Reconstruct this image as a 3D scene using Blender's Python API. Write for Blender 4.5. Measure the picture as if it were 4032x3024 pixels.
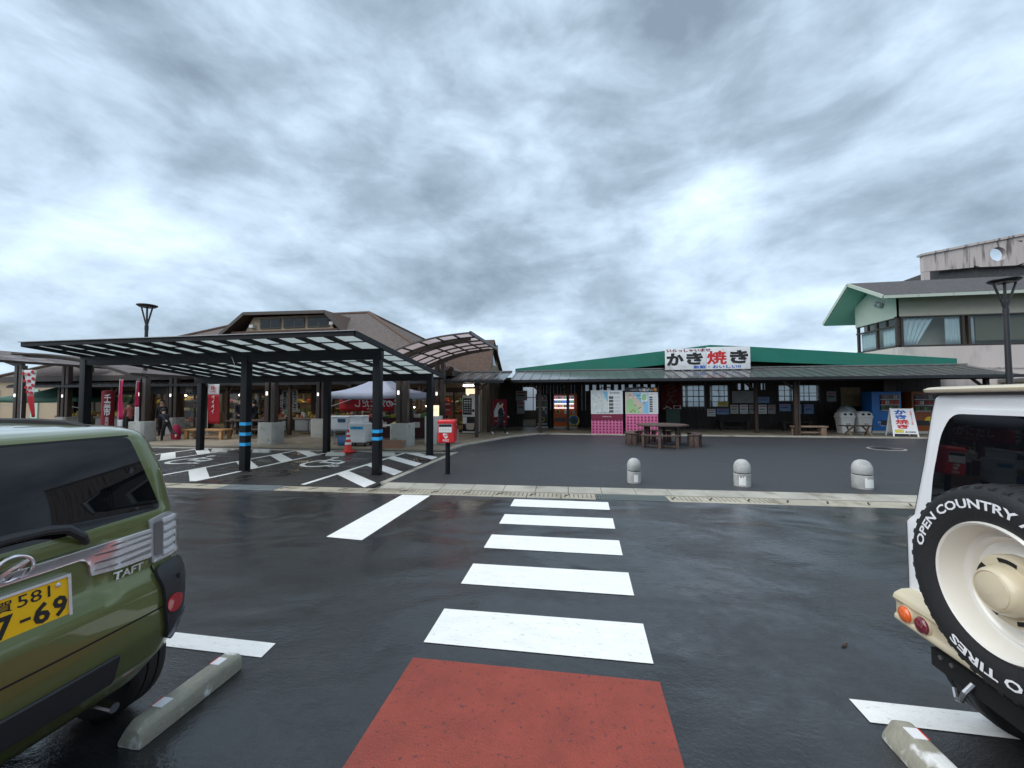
import bpy, bmesh, math, random
from mathutils import Vector, Matrix
from math import sin, cos, pi, radians, sqrt, atan2
random.seed(7)
for o_ in list(bpy.data.objects): bpy.data.objects.remove(o_)
SC = bpy.context.scene
COL = SC.collection
# ---------------------------------------------------------------- camera
YAW, PITCH, ROLL, EYE, FPX = radians(9.5), radians(2.2), radians(-0.2), 1.7, 1560/4032
cam = bpy.data.cameras.new('camera'); cam_ob = bpy.data.objects.new('camera', cam); COL.objects.link(cam_ob)
cam.sensor_width = 36; cam.lens = 36*FPX; cam.clip_start = .05; cam.clip_end = 4000
fw = Vector((-sin(YAW)*cos(PITCH), cos(YAW)*cos(PITCH), sin(PITCH)))
rt = Vector((cos(YAW), sin(YAW), 0)); up = rt.cross(fw)
rt = (rt*cos(ROLL) + up*sin(ROLL)).normalized(); up = rt.cross(fw)
m_ = Matrix((rt, up, -fw)).transposed().to_4x4(); m_.translation = (0, 0, EYE)
cam_ob.matrix_world = m_
SC.camera = cam_ob
# ---------------------------------------------------------------- overcast sky
SUN_EL, SUN_AZ = radians(50), radians(232)      # soft light from high behind the photographer
world = bpy.data.worlds.new('World'); SC.world = world; world.use_nodes = True
nt = world.node_tree; nt.nodes.clear()
def N(t, **k):
    n = nt.nodes.new(t)
    for a, b in k.items(): setattr(n, a, b)
    return n
def lk(a, b): nt.links.new(a, b)
def MA(op, a, b=None, c=None, clamp=False):
    n = N('ShaderNodeMath', operation=op, use_clamp=clamp)
    for i, q in enumerate((a, b, c)):
        if q is None: continue
        if isinstance(q, (int, float)): n.inputs[i].default_value = q
        else: lk(q, n.inputs[i])
    return n.outputs[0]
tc = N('ShaderNodeTexCoord'); sp = N('ShaderNodeSeparateXYZ'); lk(tc.outputs['Generated'], sp.inputs[0])
zz = MA('ADD', MA('MAXIMUM', sp.outputs[2], 0.0), .26)
cb_ = N('ShaderNodeCombineXYZ')
lk(MA('DIVIDE', sp.outputs[0], zz), cb_.inputs[0]); lk(MA('DIVIDE', sp.outputs[1], zz), cb_.inputs[1])
cb_.inputs[2].default_value = 1.7
def noise(vec, scale, detail, rough, dist=0.0, off=(0, 0, 0)):
    mp = N('ShaderNodeMapping'); lk(vec, mp.inputs[0]); mp.inputs['Location'].default_value = off
    n = N('ShaderNodeTexNoise'); lk(mp.outputs[0], n.inputs['Vector'])
    n.inputs['Scale'].default_value = scale; n.inputs['Detail'].default_value = detail
    n.inputs['Roughness'].default_value = rough; n.inputs['Distortion'].default_value = dist
    return n.outputs['Fac']
dirn = tc.outputs['Generated']
fl = N('ShaderNodeMapping'); lk(dirn, fl.inputs[0]); fl.inputs['Scale'].default_value = (1, 1, 2.1)
n0 = noise(dirn, 1.5, 2, .5, .4, (2.3, .7, 5.1))                     # broad light and dark areas
n1 = noise(fl.outputs[0], 2.1, 6, .5, .5, (3.1, 1.2, 0))             # cloud masses, flattened toward the horizon
n2 = noise(fl.outputs[0], 5.0, 10, .58, .3, (7.7, 4.2, 0))           # billows
n3 = noise(fl.outputs[0], 11.0, 9, .6, .2, (1.7, 9.2, 2.0))          # puffs, strongest low down
hz = MA('POWER', MA('SUBTRACT', 1.0, MA('MAXIMUM', sp.outputs[2], 0.0)), 3.0)
v = MA('ADD', MA('MULTIPLY', n0, .34), MA('MULTIPLY', n1, .36))
v = MA('ADD', v, MA('MULTIPLY', n2, .25))
v = MA('ADD', v, MA('MULTIPLY', n3, MA('ADD', .04, MA('MULTIPLY', hz, .14))))
v = MA('ADD', MA('SUBTRACT', v, MA("MULTIPLY", hz, .03)), -.034)
rp = N('ShaderNodeValToRGB'); lk(v, rp.inputs[0]); cr = rp.color_ramp
stops = [(.36, (.15, .195, .245)), (.425, (.23, .295, .36)), (.48, (.33, .415, .505)), (.54, (.45, .555, .67)), (.595, (.58, .67, .76)), (.66, (.74, .79, .83))]
cr.elements[0].position, cr.elements[0].color = stops[0][0], (*stops[0][1], 1)
cr.elements[1].position, cr.elements[1].color = stops[-1][0], (*stops[-1][1], 1)
for p_, c_ in stops[1:-1]:
    e_ = cr.elements.new(p_); e_.color = (*c_, 1)
sky = N('ShaderNodeTexSky', sky_type='NISHITA', sun_disc=False)
sky.sun_elevation = SUN_EL; sky.sun_rotation = SUN_AZ
bg1 = N('ShaderNodeBackground'); lk(sky.outputs[0], bg1.inputs[0]); bg1.inputs[1].default_value = .09
bg2 = N('ShaderNodeBackground'); lk(rp.outputs[0], bg2.inputs[0]); bg2.inputs[1].default_value = 1.0
mx = N('ShaderNodeMixShader'); mx.inputs[0].default_value = .94
lk(bg1.outputs[0], mx.inputs[1]); lk(bg2.outputs[0], mx.inputs[2])
wo = N('ShaderNodeOutputWorld'); lk(mx.outputs[0], wo.inputs[0])
sun = bpy.data.lights.new('sun', 'SUN'); sun.energy = 1.5; sun.angle = radians(75); sun.color = (1, .98, .95)
sun_ob = bpy.data.objects.new('sun', sun); COL.objects.link(sun_ob); sun_ob.location = (0, -30, 40)
sd = Vector((sin(SUN_AZ)*cos(SUN_EL), cos(SUN_AZ)*cos(SUN_EL), sin(SUN_EL)))
sun_ob.rotation_euler = sd.to_track_quat('Z', 'Y').to_euler()
vs = SC.view_settings; vs.view_transform = 'Standard'; vs.look = 'None'; vs.gamma = 1; vs.exposure = 0.92; vs.use_curve_mapping = False
SC.cycles.max_bounces = 8; SC.cycles.transparent_max_bounces = 8; SC.cycles.caustics_reflective = False; SC.cycles.caustics_refractive = False
SC.cycles.use_denoising = True
# ---------------------------------------------------------------- materials
MATS = {}
def mat(name, col, rough=.6, metal=0., spec=.5, var=0., vs_=3., bump=0., bs=40., coat=0., emit=0., rnd=0., trans=0., stain=None, rvar=0., ior=None, alpha=1., aniso=None):
    """procedural principled material: colour varied by world-space noise, fine relief, per-piece variation"""
    if name in MATS: return MATS[name]
    m = bpy.data.materials.new(name); m.use_nodes = True; t = m.node_tree; b = t.nodes['Principled BSDF']; MATS[name] = m
    def nn(ty, **k):
        n = t.nodes.new(ty)
        for a, c in k.items(): setattr(n, a, c)
        return n
    L = t.links.new
    b.inputs['Base Color'].default_value = (*col, 1); b.inputs['Roughness'].default_value = rough
    b.inputs['Metallic'].default_value = metal; b.inputs['Specular IOR Level'].default_value = spec
    b.inputs['Coat Weight'].default_value = coat; b.inputs['Coat Roughness'].default_value = .04
    b.inputs['Transmission Weight'].default_value = trans; b.inputs['Alpha'].default_value = alpha
    if ior: b.inputs['IOR'].default_value = ior
    geo = nn('ShaderNodeNewGeometry'); src = geo.outputs['Position']
    if aniso:
        mp = nn('ShaderNodeMapping'); mp.inputs['Scale'].default_value = aniso; L(src, mp.inputs[0]); src = mp.outputs[0]
    cs = None
    if var or rnd or stain:
        rgb = nn('ShaderNodeRGB'); rgb.outputs[0].default_value = (*col, 1); cs = rgb.outputs[0]
        if var:
            n = nn('ShaderNodeTexNoise'); L(src, n.inputs['Vector']); n.inputs['Scale'].default_value = vs_; n.inputs['Detail'].default_value = 7; n.inputs['Roughness'].default_value = .65
            mr = nn('ShaderNodeMapRange'); L(n.outputs['Fac'], mr.inputs[0]); mr.inputs[1].default_value = .25; mr.inputs[2].default_value = .75
            mr.inputs[3].default_value = 1-var; mr.inputs[4].default_value = 1+var
            hs = nn('ShaderNodeHueSaturation'); L(cs, hs.inputs['Color']); L(mr.outputs[0], hs.inputs['Value']); cs = hs.outputs[0]
        if rnd:
            oi = nn('ShaderNodeObjectInfo'); mr = nn('ShaderNodeMapRange'); L(oi.outputs['Random'], mr.inputs[0])
            mr.inputs[3].default_value = 1-rnd; mr.inputs[4].default_value = 1+rnd
            hs = nn('ShaderNodeHueSaturation'); L(cs, hs.inputs['Color']); L(mr.outputs[0], hs.inputs['Value']); cs = hs.outputs[0]
        if stain:
            scol, ssc, thr, soft = stain
            n = nn('ShaderNodeTexNoise'); L(src, n.inputs['Vector']); n.inputs['Scale'].default_value = ssc; n.inputs['Detail'].default_value = 6
            mr = nn('ShaderNodeMapRange'); L(n.outputs['Fac'], mr.inputs[0]); mr.inputs[1].default_value = thr-soft; mr.inputs[2].default_value = thr+soft
            mxr = nn('ShaderNodeMix', data_type='RGBA'); L(mr.outputs[0], mxr.inputs[0]); L(cs, mxr.inputs[6]); mxr.inputs[7].default_value = (*scol, 1); cs = mxr.outputs[2]
        L(cs, b.inputs['Base Color'])
    if rvar:
        n = nn('ShaderNodeTexNoise'); L(src, n.inputs['Vector']); n.inputs['Scale'].default_value = vs_*.7; n.inputs['Detail'].default_value = 4
        mr = nn('ShaderNodeMapRange'); L(n.outputs['Fac'], mr.inputs[0]); mr.inputs[1].default_value = .3; mr.inputs[2].default_value = .7
        mr.inputs[3].default_value = max(.02, rough-rvar); mr.inputs[4].default_value = rough+rvar; L(mr.outputs[0], b.inputs['Roughness'])
    if bump:
        n = nn('ShaderNodeTexNoise'); L(src, n.inputs['Vector']); n.inputs['Scale'].default_value = bs; n.inputs['Detail'].default_value = 3
        bp = nn('ShaderNodeBump'); L(n.outputs['Fac'], bp.inputs['Height']); bp.inputs['Strength'].default_value = bump; bp.inputs['Distance'].default_value = .01
        L(bp.outputs[0], b.inputs['Normal'])
    if emit:
        b.inputs['Emission Color'].default_value = (*col, 1); b.inputs['Emission Strength'].default_value = emit
        if cs: L(cs, b.inputs['Emission Color'])
    return m
def asphalt(name, col, wet, rough_wet, rough_dry, bumps, wet_scale=.45, col_wet=.6, bias=0., rip=0., low=0., ior=1.45):
    """asphalt with a water film: smooth film where wet, rough aggregate where it drained"""
    m = bpy.data.materials.new(name); m.use_nodes = True; t = m.node_tree; b = t.nodes['Principled BSDF']; MATS[name] = m
    L = t.links.new
    def nz(scale, det=6, rg=.6, sc=(1, 1, 1), dist=0.):
        mp = t.nodes.new('ShaderNodeMapping'); L(geo.outputs['Position'], mp.inputs[0]); mp.inputs['Scale'].default_value = sc
        n = t.nodes.new('ShaderNodeTexNoise'); L(mp.outputs[0], n.inputs['Vector']); n.inputs['Scale'].default_value = scale
        n.inputs['Detail'].default_value = det; n.inputs['Roughness'].default_value = rg; n.inputs['Distortion'].default_value = dist
        return n.outputs['Fac']
    def mrg(x, a, b_, c, d):
        n = t.nodes.new('ShaderNodeMapRange'); L(x, n.inputs[0])
        for i, q in enumerate((a, b_, c, d)): n.inputs[i+1].default_value = q
        return n.outputs[0]
    def ma(op, x, y):
        n = t.nodes.new('ShaderNodeMath'); n.operation = op
        for i, q in enumerate((x, y)):
            if isinstance(q, (int, float)): n.inputs[i].default_value = q
            else: L(q, n.inputs[i])
        return n.outputs[0]
    geo = t.nodes.new('ShaderNodeNewGeometry')
    big = nz(wet_scale, 5, .55, (1, 1.6, 1), .6); mid = nz(9, 5, .6); fine = nz(150, 3, .6); agg = nz(60, 4, .7)
    w = mrg(ma('ADD', ma('ADD', big, ma('MULTIPLY', mid, .22)), bias), wet-.10, wet+.12, 0, 1)     # 1 = water film
    rg = mrg(w, 0, 1, rough_dry, rough_wet); L(rg, b.inputs['Roughness'])
    base = t.nodes.new('ShaderNodeRGB'); base.outputs[0].default_value = (*col, 1)
    hs = t.nodes.new('ShaderNodeHueSaturation'); L(base.outputs[0], hs.inputs['Color'])
    L(ma('MULTIPLY', ma('MULTIPLY', mrg(fine, .3, .7, .55, 1.5), mrg(mid, .3, .7, .85, 1.15)), mrg(w, 0, 1, 1, col_wet)), hs.inputs['Value'])
    # pale aggregate chips
    vo = t.nodes.new('ShaderNodeTexVoronoi'); L(geo.outputs['Position'], vo.inputs['Vector']); vo.inputs['Scale'].default_value = 90
    chip = ma('MULTIPLY', mrg(vo.outputs['Distance'], .10, .22, 1, 0), mrg(agg, .55, .7, 0, 1))
    mxr = t.nodes.new('ShaderNodeMix'); mxr.data_type = 'RGBA'; L(ma('MULTIPLY', chip, .35), mxr.inputs[0]); L(hs.outputs[0], mxr.inputs[6]); mxr.inputs[7].default_value = (.22, .22, .21, 1)
    L(mxr.outputs[2], b.inputs['Base Color'])
    h = ma('MULTIPLY', ma('ADD', ma('MULTIPLY', agg, .6), ma('MULTIPLY', fine, .4)), mrg(w, 0, 1, 1, .14))
    if rip: h = ma('ADD', h, ma('MULTIPLY', ma('ADD', nz(16, 3, .55, (1, 1.7, 1)), ma('MULTIPLY', nz(45, 2, .5), .55)), rip))
    bp = t.nodes.new('ShaderNodeBump'); L(h, bp.inputs['Height']); bp.inputs['Strength'].default_value = bumps; bp.inputs['Distance'].default_value = .02
    if low:     # the lane is not quite flat: shallow hollows tilt the film
        b2 = t.nodes.new('ShaderNodeBump'); L(nz(.75, 2, .5, (1, 1.3, 1), .4), b2.inputs['Height']); b2.inputs['Strength'].default_value = 1; b2.inputs['Distance'].default_value = low; L(b2.outputs[0], bp.inputs['Normal'])
    L(bp.outputs[0], b.inputs['Normal']); b.inputs['IOR'].default_value = ior
    return m
def translucent(name, col, tcol, f=.5, rough=.25):
    m = bpy.data.materials.new(name); m.use_nodes = True; t = m.node_tree; b = t.nodes['Principled BSDF']; MATS[name] = m
    b.inputs['Base Color'].default_value = (*col, 1); b.inputs['Roughness'].default_value = rough
    tr = t.nodes.new('ShaderNodeBsdfTranslucent'); tr.inputs[0].default_value = (*tcol, 1)
    mx = t.nodes.new('ShaderNodeMixShader'); mx.inputs[0].default_value = f
    t.links.new(b.outputs[0], mx.inputs[1]); t.links.new(tr.outputs[0], mx.inputs[2])
    t.links.new(mx.outputs[0], t.nodes['Material Output'].inputs[0]); return m
def glass(name, col=(.8, .85, .85), ior=1.5, rough=.02):
    """window pane: part clear, part mirror"""
    m = bpy.data.materials.new(name); m.use_nodes = True; t = m.node_tree; MATS[name] = m
    t.nodes.remove(t.nodes['Principled BSDF'])
    tr = t.nodes.new('ShaderNodeBsdfTransparent'); tr.inputs[0].default_value = (*col, 1)
    gl = t.nodes.new('ShaderNodeBsdfGlossy'); gl.inputs['Roughness'].default_value = rough
    fr = t.nodes.new('ShaderNodeFresnel'); geo = t.nodes.new('ShaderNodeNewGeometry'); mr = t.nodes.new('ShaderNodeMapRange'); t.links.new(geo.outputs['Backfacing'], mr.inputs[0]); mr.inputs[3].default_value = ior; mr.inputs[4].default_value = 1/ior; t.links.new(mr.outputs[0], fr.inputs[0])
    mx = t.nodes.new('ShaderNodeMixShader'); t.links.new(fr.outputs[0], mx.inputs[0])
    t.links.new(tr.outputs[0], mx.inputs[1]); t.links.new(gl.outputs[0], mx.inputs[2])
    t.links.new(mx.outputs[0], t.nodes['Material Output'].inputs[0]); return m
M = MATS
asphalt('wet_asphalt', (.037, .037, .039), .50, .06, .24, .55, .42, .60, bias=.0, rip=.26, low=.09, ior=1.62)
asphalt('plaza_asphalt', (.042, .043, .047), .80, .25, .50, .9, .5, .75)
asphalt('bay_asphalt', (.036, .034, .033), .64, .12, .6, .5, .8, .45)
mat('ground_far', (.10, .10, .09), .9, var=.3, vs_=.3)
mat('concrete', (.36, .34, .29), .75, var=.22, vs_=2.2, bump=.25, bs=70, rnd=.08, stain=((.20, .18, .14), 1.6, .63, .08))
mat('gutter', (.38, .345, .27), .6, var=.2, vs_=3, bump=.2, bs=60, rnd=.10, stain=((.17, .14, .09), 2.3, .62, .08))
mat('apron', (.27, .23, .17), .5, var=.18, vs_=1.4, bump=.25, bs=90, stain=((.15, .125, .09), .8, .6, .1), rvar=.15)
mat('pale_concrete', (.42, .42, .39), .8, var=.15, vs_=2.5, bump=.2, bs=60, stain=((.24, .25, .23), 3.5, .66, .08))
mat('paint_white', (.82, .82, .79), .45, var=.09, vs_=7, bump=.35, bs=90, stain=((.40, .40, .40), 34, .70, .09), aniso=(.6, 1.5, 1))
mat('paint_red', (.265, .046, .028), .5, var=.2, vs_=4, bump=.5, bs=110, stain=((.10, .03, .028), 30, .66, .06))
mat('dark_joint', (.03, .03, .028), .9)
mat('black_steel', (.0055, .006, .008), .5, spec=.25, var=.2)
mat('brown_steel', (.050, .036, .028), .45, var=.15)
mat('lamp_black', (.018, .017, .018), .4)
translucent('polycarbonate', (.52, .55, .54), (.72, .755, .74), .7, .3)
def clear_sheet(name, col, tcol, f):
    '''tinted clear sheet: lets part of the view through, the rest scatters'''
    m = translucent(name, col, tcol, .6, .2); t = m.node_tree; out = t.nodes['Material Output']; src = out.inputs[0].links[0].from_socket
    tr = t.nodes.new('ShaderNodeBsdfTransparent'); tr.inputs[0].default_value = (.82, .77, .76, 1); mx = t.nodes.new('ShaderNodeMixShader'); mx.inputs[0].default_value = f
    t.links.new(src, mx.inputs[1]); t.links.new(tr.outputs[0], mx.inputs[2]); t.links.new(mx.outputs[0], out.inputs[0]); return m
clear_sheet('polycarbonate_brown', (.42, .36, .35), (.72, .64, .64), .45)
translucent('frosted', (.8, .8, .8), (.9, .92, .95), .75, .4)
translucent('tent_fabric', (.44, .47, .57), (.40, .43, .52), .35, .7)
translucent('tent_green', (.03, .13, .09), (.03, .16, .11), .3, .7)
translucent('curtain', (.72, .84, .88), (.5, .65, .7), .25, .9)
translucent('banner_red', (.52, .012, .025), (.5, .02, .03), .25, .7)
translucent('banner_pink', (.62, .01, .12), (.6, .02, .15), .25, .7)
translucent('banner_white', (.78, .77, .76), (.7, .7, .7), .25, .7)
translucent('banner_green', (.02, .24, .09), (.03, .3, .1), .25, .7)
translucent('banner_dark_red', (.22, .006, .02), (.2, .01, .02), .2, .7)
glass('pane_glass', (.90, .93, .93)); glass('clear_lens', (.95, .95, .95), 1.18)
# ---------------------------------------------------------------- builders
WL = {}                                   # world location of every object that parents others
def reg(o, parent=None):
    COL.objects.link(o)
    if parent is not None: o.parent = parent
    return o
def tag(o, label=None, cat=None, group=None, kind=None):
    if label: o['label'] = label
    if cat: o['category'] = cat
    if group: o['group'] = group
    if kind: o['kind'] = kind
    return o
def T(name, label, cat, loc=(0, 0, 0), group=None, rz=0.):
    o = reg(bpy.data.objects.new(name, None)); o.location = loc; o.rotation_euler[2] = rz; o.empty_display_size = .2
    WL[o.name] = Vector(loc); return tag(o, label, cat, group)
class MB:
    def __init__(s): s.v, s.f, s.mi, s.cur = [], [], [], 0
    def add(s, vs, fs):
        k = len(s.v); s.v += [tuple(p) for p in vs]; s.f += [tuple(i+k for i in f) for f in fs]; s.mi += [s.cur]*len(fs); return s
    def hexa(s, p): return s.add(p, [(0, 3, 2, 1), (4, 5, 6, 7), (0, 1, 5, 4), (1, 2, 6, 5), (2, 3, 7, 6), (3, 0, 4, 7)])
    def box(s, x0, x1, y0, y1, z0, z1):
        return s.hexa([(x0, y0, z0), (x1, y0, z0), (x1, y1, z0), (x0, y1, z0), (x0, y0, z1), (x1, y0, z1), (x1, y1, z1), (x0, y1, z1)])
    def cbox(s, c, sz, rz=0.):
        a, b, h = sz[0]/2, sz[1]/2, sz[2]/2; C, S = cos(rz), sin(rz); P = []
        for z in (-h, h):
            for x, y in ((-a, -b), (a, -b), (a, b), (-a, b)): P.append((c[0]+x*C-y*S, c[1]+x*S+y*C, c[2]+z))
        return s.hexa(P)
    def bar(s, a, b, w, h, upv=(0, 0, 1)):
        a, b = Vector(a), Vector(b); d = (b-a).normalized(); u = Vector(upv)
        sd = d.cross(u)
        if sd.length < 1e-4: sd = d.cross(Vector((0, 1, 0)))
        sd.normalize(); u = sd.cross(d); P = []
        for q in (a, b):
            for i, j in ((-1, -1), (1, -1), (1, 1), (-1, 1)): P.append(q+sd*(w/2*i)+u*(h/2*j))
        return s.hexa(P)
    def cyl(s, a, b, r, r2=None, n=12):
        a, b = Vector(a), Vector(b); r2 = r if r2 is None else r2; d = (b-a).normalized()
        u = d.orthogonal().normalized(); w = d.cross(u)
        P = [a+(u*cos(2*pi*i/n)+w*sin(2*pi*i/n))*r for i in range(n)]+[b+(u*cos(2*pi*i/n)+w*sin(2*pi*i/n))*r2 for i in range(n)]
        return s.add(P, [(i, (i+1) % n, n+(i+1) % n, n+i) for i in range(n)]+[tuple(range(n-1, -1, -1)), tuple(range(n, 2*n))])
    def tube(s, pts, r, n=8):
        return s.loft(tube_rings(pts, r, n), True, True)
    def loft(s, rings, closed=True, cap=True):
        n = len(rings[0]); V = [p for R in rings for p in R]; F = []
        for k in range(len(rings)-1):
            for i in range(n if closed else n-1):
                j = (i+1) % n; F.append((k*n+i, k*n+j, (k+1)*n+j, (k+1)*n+i))
        if cap: F += [tuple(range(n-1, -1, -1)), tuple(range((len(rings)-1)*n, len(rings)*n))]
        return s.add(V, F)
    def lathe(s, prof, c=(0, 0, 0), n=24, axis='z', cap=True, a0=0.):
        R = []
        for r, z in prof:
            ring = []
            for i in range(n):
                t = 2*pi*i/n+a0; x, y = r*cos(t), r*sin(t)
                q = (x, y, z) if axis == 'z' else ((z, x, y) if axis == 'x' else (y, z, x))
                ring.append((c[0]+q[0], c[1]+q[1], c[2]+q[2]))
            R.append(ring)
        return s.loft(R, True, cap)
    def prism(s, poly, a, b, plane='xy'):
        def q(p, t): return (p[0], p[1], t) if plane == 'xy' else ((p[0], t, p[1]) if plane == 'xz' else (t, p[0], p[1]))
        return s.loft([[q(p, a) for p in poly], [q(p, b) for p in poly]])
    def sheet(s, pts, th):
        """one polygon given thickness along its normal"""
        P = [Vector(p) for p in pts]; nrm = (P[1]-P[0]).cross(P[-1]-P[0]).normalized()*th
        return s.loft([[p-nrm/2 for p in P], [p+nrm/2 for p in P]])
    def grid(s, fn, nu, nv, th=None):
        P = [fn(i/nu, j/nv) for j in range(nv+1) for i in range(nu+1)]
        F = [(j*(nu+1)+i, j*(nu+1)+i+1, (j+1)*(nu+1)+i+1, (j+1)*(nu+1)+i) for j in range(nv) for i in range(nu)]
        return s.add(P, F)
    def mesh(s, name, mats, bevel=0., smooth=35, seg=2):
        me = bpy.data.meshes.new(name); me.from_pydata(s.v, [], s.f)
        mats = mats if isinstance(mats, (list, tuple)) else [mats]
        for m in mats: me.materials.append(M[m] if isinstance(m, str) else m)
        me.polygons.foreach_set('material_index', s.mi)
        bm = bmesh.new(); bm.from_mesh(me)
        bmesh.ops.recalc_face_normals(bm, faces=bm.faces)
        if bevel:
            E = [e for e in bm.edges if len(e.link_faces) == 2 and e.calc_face_angle(0) > radians(28)]
            bmesh.ops.bevel(bm, geom=E, offset=bevel, segments=seg, affect='EDGES', profile=.6, clamp_overlap=True)
        bm.to_mesh(me); bm.free()
        if smooth:
            me.polygons.foreach_set('use_smooth', [True]*len(me.polygons)); me.set_sharp_from_angle(angle=radians(smooth))
        return me
    def build(s, name, mats, parent=None, w=False, bevel=0., smooth=35, loc=None, solid=0.):
        o = reg(bpy.data.objects.new(name, s.mesh(name, mats, bevel, smooth)), parent)
        if w and parent is not None: o.location = -WL.get(parent.name, Vector((0, 0, 0)))
        if loc: o.location = loc
        WL[o.name] = Vector((0, 0, 0)) if w or parent is None else Vector((0, 0, 0))
        if solid:
            md = o.modifiers.new('thickness', 'SOLIDIFY'); md.thickness = solid; md.offset = 0
        return o
def tube_rings(pts, r, n=8):
    P = [Vector(p) for p in pts]; R = []; u = None
    for i, p in enumerate(P):
        d = (P[min(i+1, len(P)-1)]-P[max(i-1, 0)]).normalized()
        if u is None: u = d.orthogonal().normalized()
        else: u = (u-d*u.dot(d)).normalized()
        w = d.cross(u); rr = r[i] if isinstance(r, (list, tuple)) else r
        R.append([p+(u*cos(2*pi*k/n)+w*sin(2*pi*k/n))*rr for k in range(n)])
    return R
def inst(name, me, parent, loc, rz=0., scale=None):
    o = reg(bpy.data.objects.new(name, me), parent); o.location = loc; o.rotation_euler[2] = rz
    if scale: o.scale = scale
    return o
def copy_tree(o, parent=None):
    c = o.copy(); COL.objects.link(c); c.parent = parent
    for ch in list(o.children): copy_tree(ch, c)
    return c
DEP = bpy.context.evaluated_depsgraph_get
TXT = {}
def text_mesh(s, bold=0., vertical=False, ext=.002):
    key = (s, bold, vertical, ext)
    if key in TXT: return TXT[key]
    cu = bpy.data.curves.new('lettering', 'FONT'); cu.body = '\n'.join(s) if vertical else s
    cu.size = 1; cu.offset = bold; cu.resolution_u = 2; cu.align_x = 'CENTER'; cu.space_line = .92
    ob = bpy.data.objects.new('lettering', cu); COL.objects.link(ob)
    bpy.context.view_layer.update()
    me = bpy.data.meshes.new_from_object(ob.evaluated_get(DEP())); bpy.data.objects.remove(ob); bpy.data.curves.remove(cu)
    X = [v.co.x for v in me.vertices]; Y = [v.co.y for v in me.vertices]
    x0, x1, y0, y1 = min(X), max(X), min(Y), max(Y)
    vs = [((v.co.x-x0)/(x1-x0)-.5, (v.co.y-y0)/(y1-y0)-.5) for v in me.vertices]; fs = [tuple(p.vertices) for p in me.polygons]
    bpy.data.meshes.remove(me); TXT[key] = (vs, fs, (x1-x0)/(y1-y0)); return TXT[key]
def text(s, c, wd, ht, r, u, m, parent, name='lettering', bold=0., vertical=False, mirror=False, fn=None, lift=.0, w=True, fat=0.):
    """flat lettering fitted to wd x ht, centred at c on the plane spanned by r (right) and u (up)"""
    vs, fs, asp = text_mesh(s, bold, vertical)
    if ht is None: ht = wd/asp
    if wd is None: wd = ht*asp
    r, u, c = Vector(r).normalized(), Vector(u).normalized(), Vector(c); n = r.cross(u); c = c+n*lift
    b = MB()
    for k, (ox, oy) in enumerate([(0, 0)]+([(fat, 0), (-fat, 0), (0, fat), (0, -fat), (fat*.7, fat*.7), (-fat*.7, -fat*.7), (fat*.7, -fat*.7), (-fat*.7, fat*.7)] if fat else [])):
        P = []          # heavy strokes: shifted copies, each a hair behind the last
        for x, y in vs:
            x = -x if mirror else x; x, y = (x+ox)*wd, (y+oy)*ht
            q_ = Vector(fn(x, y)) if fn else c+r*x+u*y
            P.append(q_-n*(.0003*k) if not fn else q_-Vector((0, -1, 0))*(.0003*k))
        b.add(P, fs)
    me = bpy.data.meshes.new(name); me.from_pydata(b.v, [], b.f); me.materials.append(M[m])
    o = reg(bpy.data.objects.new(name, me), parent); o.location = -WL.get(parent.name, Vector((0, 0, 0))) if w else (0, 0, 0)
    return o
XR, ZU = (1, 0, 0), (0, 0, 1)
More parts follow.
